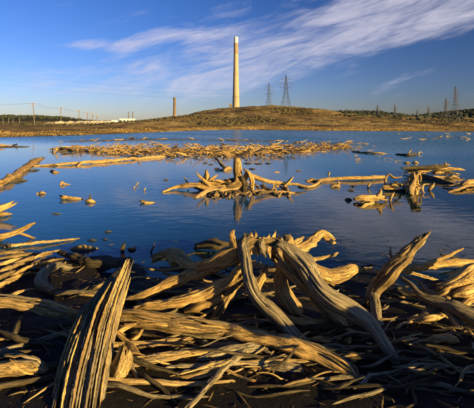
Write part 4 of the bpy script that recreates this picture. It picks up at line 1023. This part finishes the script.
log([(396, 154.4, .02, .9), (408, 154.6, .08, 1.4), (416, 154, .06, 1)], 'dark low log with raised prongs far right', WOOD_DARK, **W)
log([(408, 154.4, .05, .8), (410, 151.5, .2, .7), (412, 150, .26, .4)], 'pale prong standing on the dark low log', WOOD_PALE, name='wood_spur', depth='base', cat='snag', seg=16, flat=.6, jag=(0, 0))
log([(418, 154.6, .02, .8), (420, 152, .16, .7), (423, 153, .1, .5)], 'pale hooked snag right of the dark low log', WOOD_PALE, name='wood_spur', depth='base', cat='snag', seg=16, flat=.6, jag=(0, 0))

# --- the rafts of driftwood on mud bars further out
def mud_bar(name, outline, h, label):
    """outline: (px, ytop, ybottom) along the bar"""
    V, Fc = [], []; m = 9
    for i, (px, y0, y1) in enumerate(outline):
        for j in range(m):
            t = j/(m-1); p = P(px, y0+(y1-y0)*t, 0); e = math.sin(math.pi*t)*min(1, i/1.5, (len(outline)-1-i)/1.5)
            V.append((p.x+rnd.uniform(-.1, .1), p.y+rnd.uniform(-.15, .15), -.06+e*h*rnd.uniform(.6, 1.3)))
    for i in range(len(outline)-1):
        for j in range(m-1):
            a = i*m+j; Fc.append((a, a+1, a+m+1, a+m))
    return tag(mesh_obj(name, V, Fc, MUD), label, kind='structure')
def dense(pts, n=40):
    xs_ = np.linspace(pts[0][0], pts[-1][0], n)
    return [(x, np.interp(x, [p[0] for p in pts], [p[1] for p in pts])+rnd.uniform(-.15, .15), np.interp(x, [p[0] for p in pts], [p[2] for p in pts])+rnd.uniform(-.2, .2)) for x in xs_]
raft = [(52, 150.5, 151.6), (80, 149.2, 152), (105, 148, 154), (130, 146.5, 156), (160, 146, 157.4), (200, 146.5, 158), (240, 147, 158.2), (280, 146.5, 156.6), (310, 144.5, 153.5), (335, 144, 151.5), (352, 146, 150)]
mud_bar('mud_bar', dense(raft, 60), .10, 'mud bar under the long driftwood raft')
bars = [[(60, 141.8, 142.4), (95, 140.2, 141.8), (120, 139.2, 141.2), (145, 138.8, 140.6), (180, 139, 140.4), (205, 139.4, 140.2)],
        [(-20, 145, 149.6), (5, 145.4, 148.6), (22, 146, 147.6), (30, 146.6, 147)],
        [(205, 139.5, 140.3), (240, 140.2, 141.2), (275, 141, 141.8), (290, 141.6, 142)]]
for b_ in bars: mud_bar('mud_bar', dense(b_, 30), .12, 'thin mud bar showing above the far water')
protos = []
rr = random.Random(99)
for k in range(14):
    L = 1.0; bend = rr.uniform(-.12, .12)
    pts = [(-.5, 0, 0), (-.2, bend, rr.uniform(-.04, .06)), (.15, bend*.6+rr.uniform(-.08, .08), rr.uniform(-.04, .08)), (.5, rr.uniform(-.1, .1), rr.uniform(-.02, .08))]
    r = rr.uniform(.028, .075)
    v, f, g_ = limb_geo(pts, [r*.6, r, r*.9, r*.35], seg=12, step=.06, groove=.24, jag=(2.2, 2.2), seed=9000+k, knots=2)
    me = bpy.data.meshes.new('driftwood_piece'); me.from_pydata(v.tolist(), [], f); me.polygons.foreach_set('use_smooth', [True]*len(f))
    me.materials.append([WOOD_FAR, WOOD_PALE, WOOD][k % 3])
    a = me.attributes.new('grain', 'FLOAT_VECTOR', 'POINT'); a.data.foreach_set('vector', g_.astype(np.float32).ravel()); protos.append(me)
def scatter(n, outline, label, group, smin, smax, zmax, bias=None):
    x0, x1 = outline[0][0], outline[-1][0]
    for i in range(n):
        px = rr.uniform(x0, x1) if bias is None else min(x1, max(x0, rr.gauss(*bias)))
        ya = np.interp(px, [p[0] for p in outline], [p[1] for p in outline]); yb = np.interp(px, [p[0] for p in outline], [p[2] for p in outline])
        p = P(px, rr.uniform(ya, yb), 0)
        o = link(bpy.data.objects.new('driftwood_piece', rr.choice(protos)))
        s = rr.uniform(smin, smax); o.scale = (s, s*rr.uniform(.7, 1.1), s*rr.uniform(.7, 1.2))
        o.rotation_euler = (rr.uniform(-.6, .6), rr.gauss(0, .25), rr.gauss(0, .6)+(math.pi if rr.random() < .5 else 0))
        o.location = (p.x, p.y, .06+rr.random()**2*zmax)
        if 'long raft' in label:
            part = 'left end' if px < 150 else 'middle' if px < 255 else 'right end'
            tag(o, label.replace('in the long raft', 'in the '+part+' of the long raft'), 'driftwood', group+', '+part)
        else: tag(o, label, 'driftwood', group)
scatter(290, raft, 'weathered driftwood piece heaped in the long raft behind the central stump', 'pieces of the long driftwood raft', .35, 1.35, .34)
V, Fc, G = [], [], []
for i in range(1500):                    # small broken stuff filling the raft
    px = rr.uniform(70, 350); ya = np.interp(px, [q[0] for q in raft], [q[1] for q in raft]); yb = np.interp(px, [q[0] for q in raft], [q[2] for q in raft])
    c = P(px, rr.uniform(ya, yb), 0); c.z = .05+rr.random()**2*.3
    L = rr.uniform(.06, .3); w = L*rr.uniform(.08, .3); a = rr.uniform(0, 6.28); t = rr.gauss(0, .5)
    d = Vector((math.cos(a)*math.cos(t), math.sin(a)*math.cos(t), math.sin(t))); s = d.cross(Vector((0, 0, 1))).normalized(); u = s.cross(d); k = len(V)
    ring = [(s*math.cos(q)+u*math.sin(q)*.6)*w for q in (0.3, 2.3, 4.4)]
    V += [tuple(c-d*L), *[tuple(c-d*L*.3+q) for q in ring], *[tuple(c+d*L*.5+q*.8) for q in ring], tuple(c+d*L)]
    G += [(c.x, c.y, q*.01) for q in range(8)]
    for j in range(3):
        m = (j+1) % 3; Fc += [(k, k+1+m, k+1+j), (k+1+j, k+1+m, k+4+m, k+4+j), (k+4+j, k+4+m, k+7)]
tag(mesh_obj('raft_litter', V, Fc, WOOD_FAR, None, False, G), 'small broken wood filling the long driftwood raft', kind='stuff')
scatter(14, bars[0], 'small driftwood piece on the thin left mud bar near the far shore', 'pieces on the thin left mud bar', .6, 1.8, .08)
scatter(8, bars[2], 'small driftwood piece on the thin central mud bar near the far shore', 'pieces on the thin central mud bar', .6, 1.8, .08)
scatter(6, bars[1], 'small driftwood piece on the mud bar at the far left edge', 'pieces on the left edge mud bar', .6, 1.6, .06)
loose = [(352, 143.5, 150), (375, 144, 152)]
scatter(12, loose, 'scrap of driftwood trailing off the right end of the raft', 'scraps off the right end of the raft', .3, .8, .04)
scatter(14, [(352, 156, 163), (400, 156, 163)], 'scrap of driftwood dotted on the water above the straight log', 'scraps above the straight log', .15, .45, .03)
scatter(18, [(395, 134, 140), (474, 134, 141)], 'scrap of driftwood far out on the ruffled right water', 'scraps far out on the right water', .5, 1.3, .03)
log([(34, 166, .02, 1.0), (60, 164.5, .06, 1.6), (88, 162.6, .08, 1.9), (120, 160, .08, 1.8), (150, 157.4, .06, 1.5), (176, 155.8, .02, 1)], 'very long low log below the left part of the raft', WOOD_FAR, **W)
log([(77, 167, .0, .9), (79, 164.6, .06, 1.5), (80.5, 161.6, .13, .7)], 'stubby root end on the very long low log', WOOD_PALE, name='wood_chunk', cat='wood chunk', **W)
log([(50, 166.6, .0, .6), (54, 165.2, .04, 1.0), (58, 166, .0, .5)], 'dark root end at the left tip of the very long low log', WOOD_DARK, name='wood_chunk', cat='wood chunk', **W)
log([(54, 153, .0, 1.2), (56.6, 149.5, .3, 1.2), (57, 147, .46, .6)], 'upright snag at the left tip of the raft', WOOD, name='wood_spur', depth='base', cat='snag', **W)
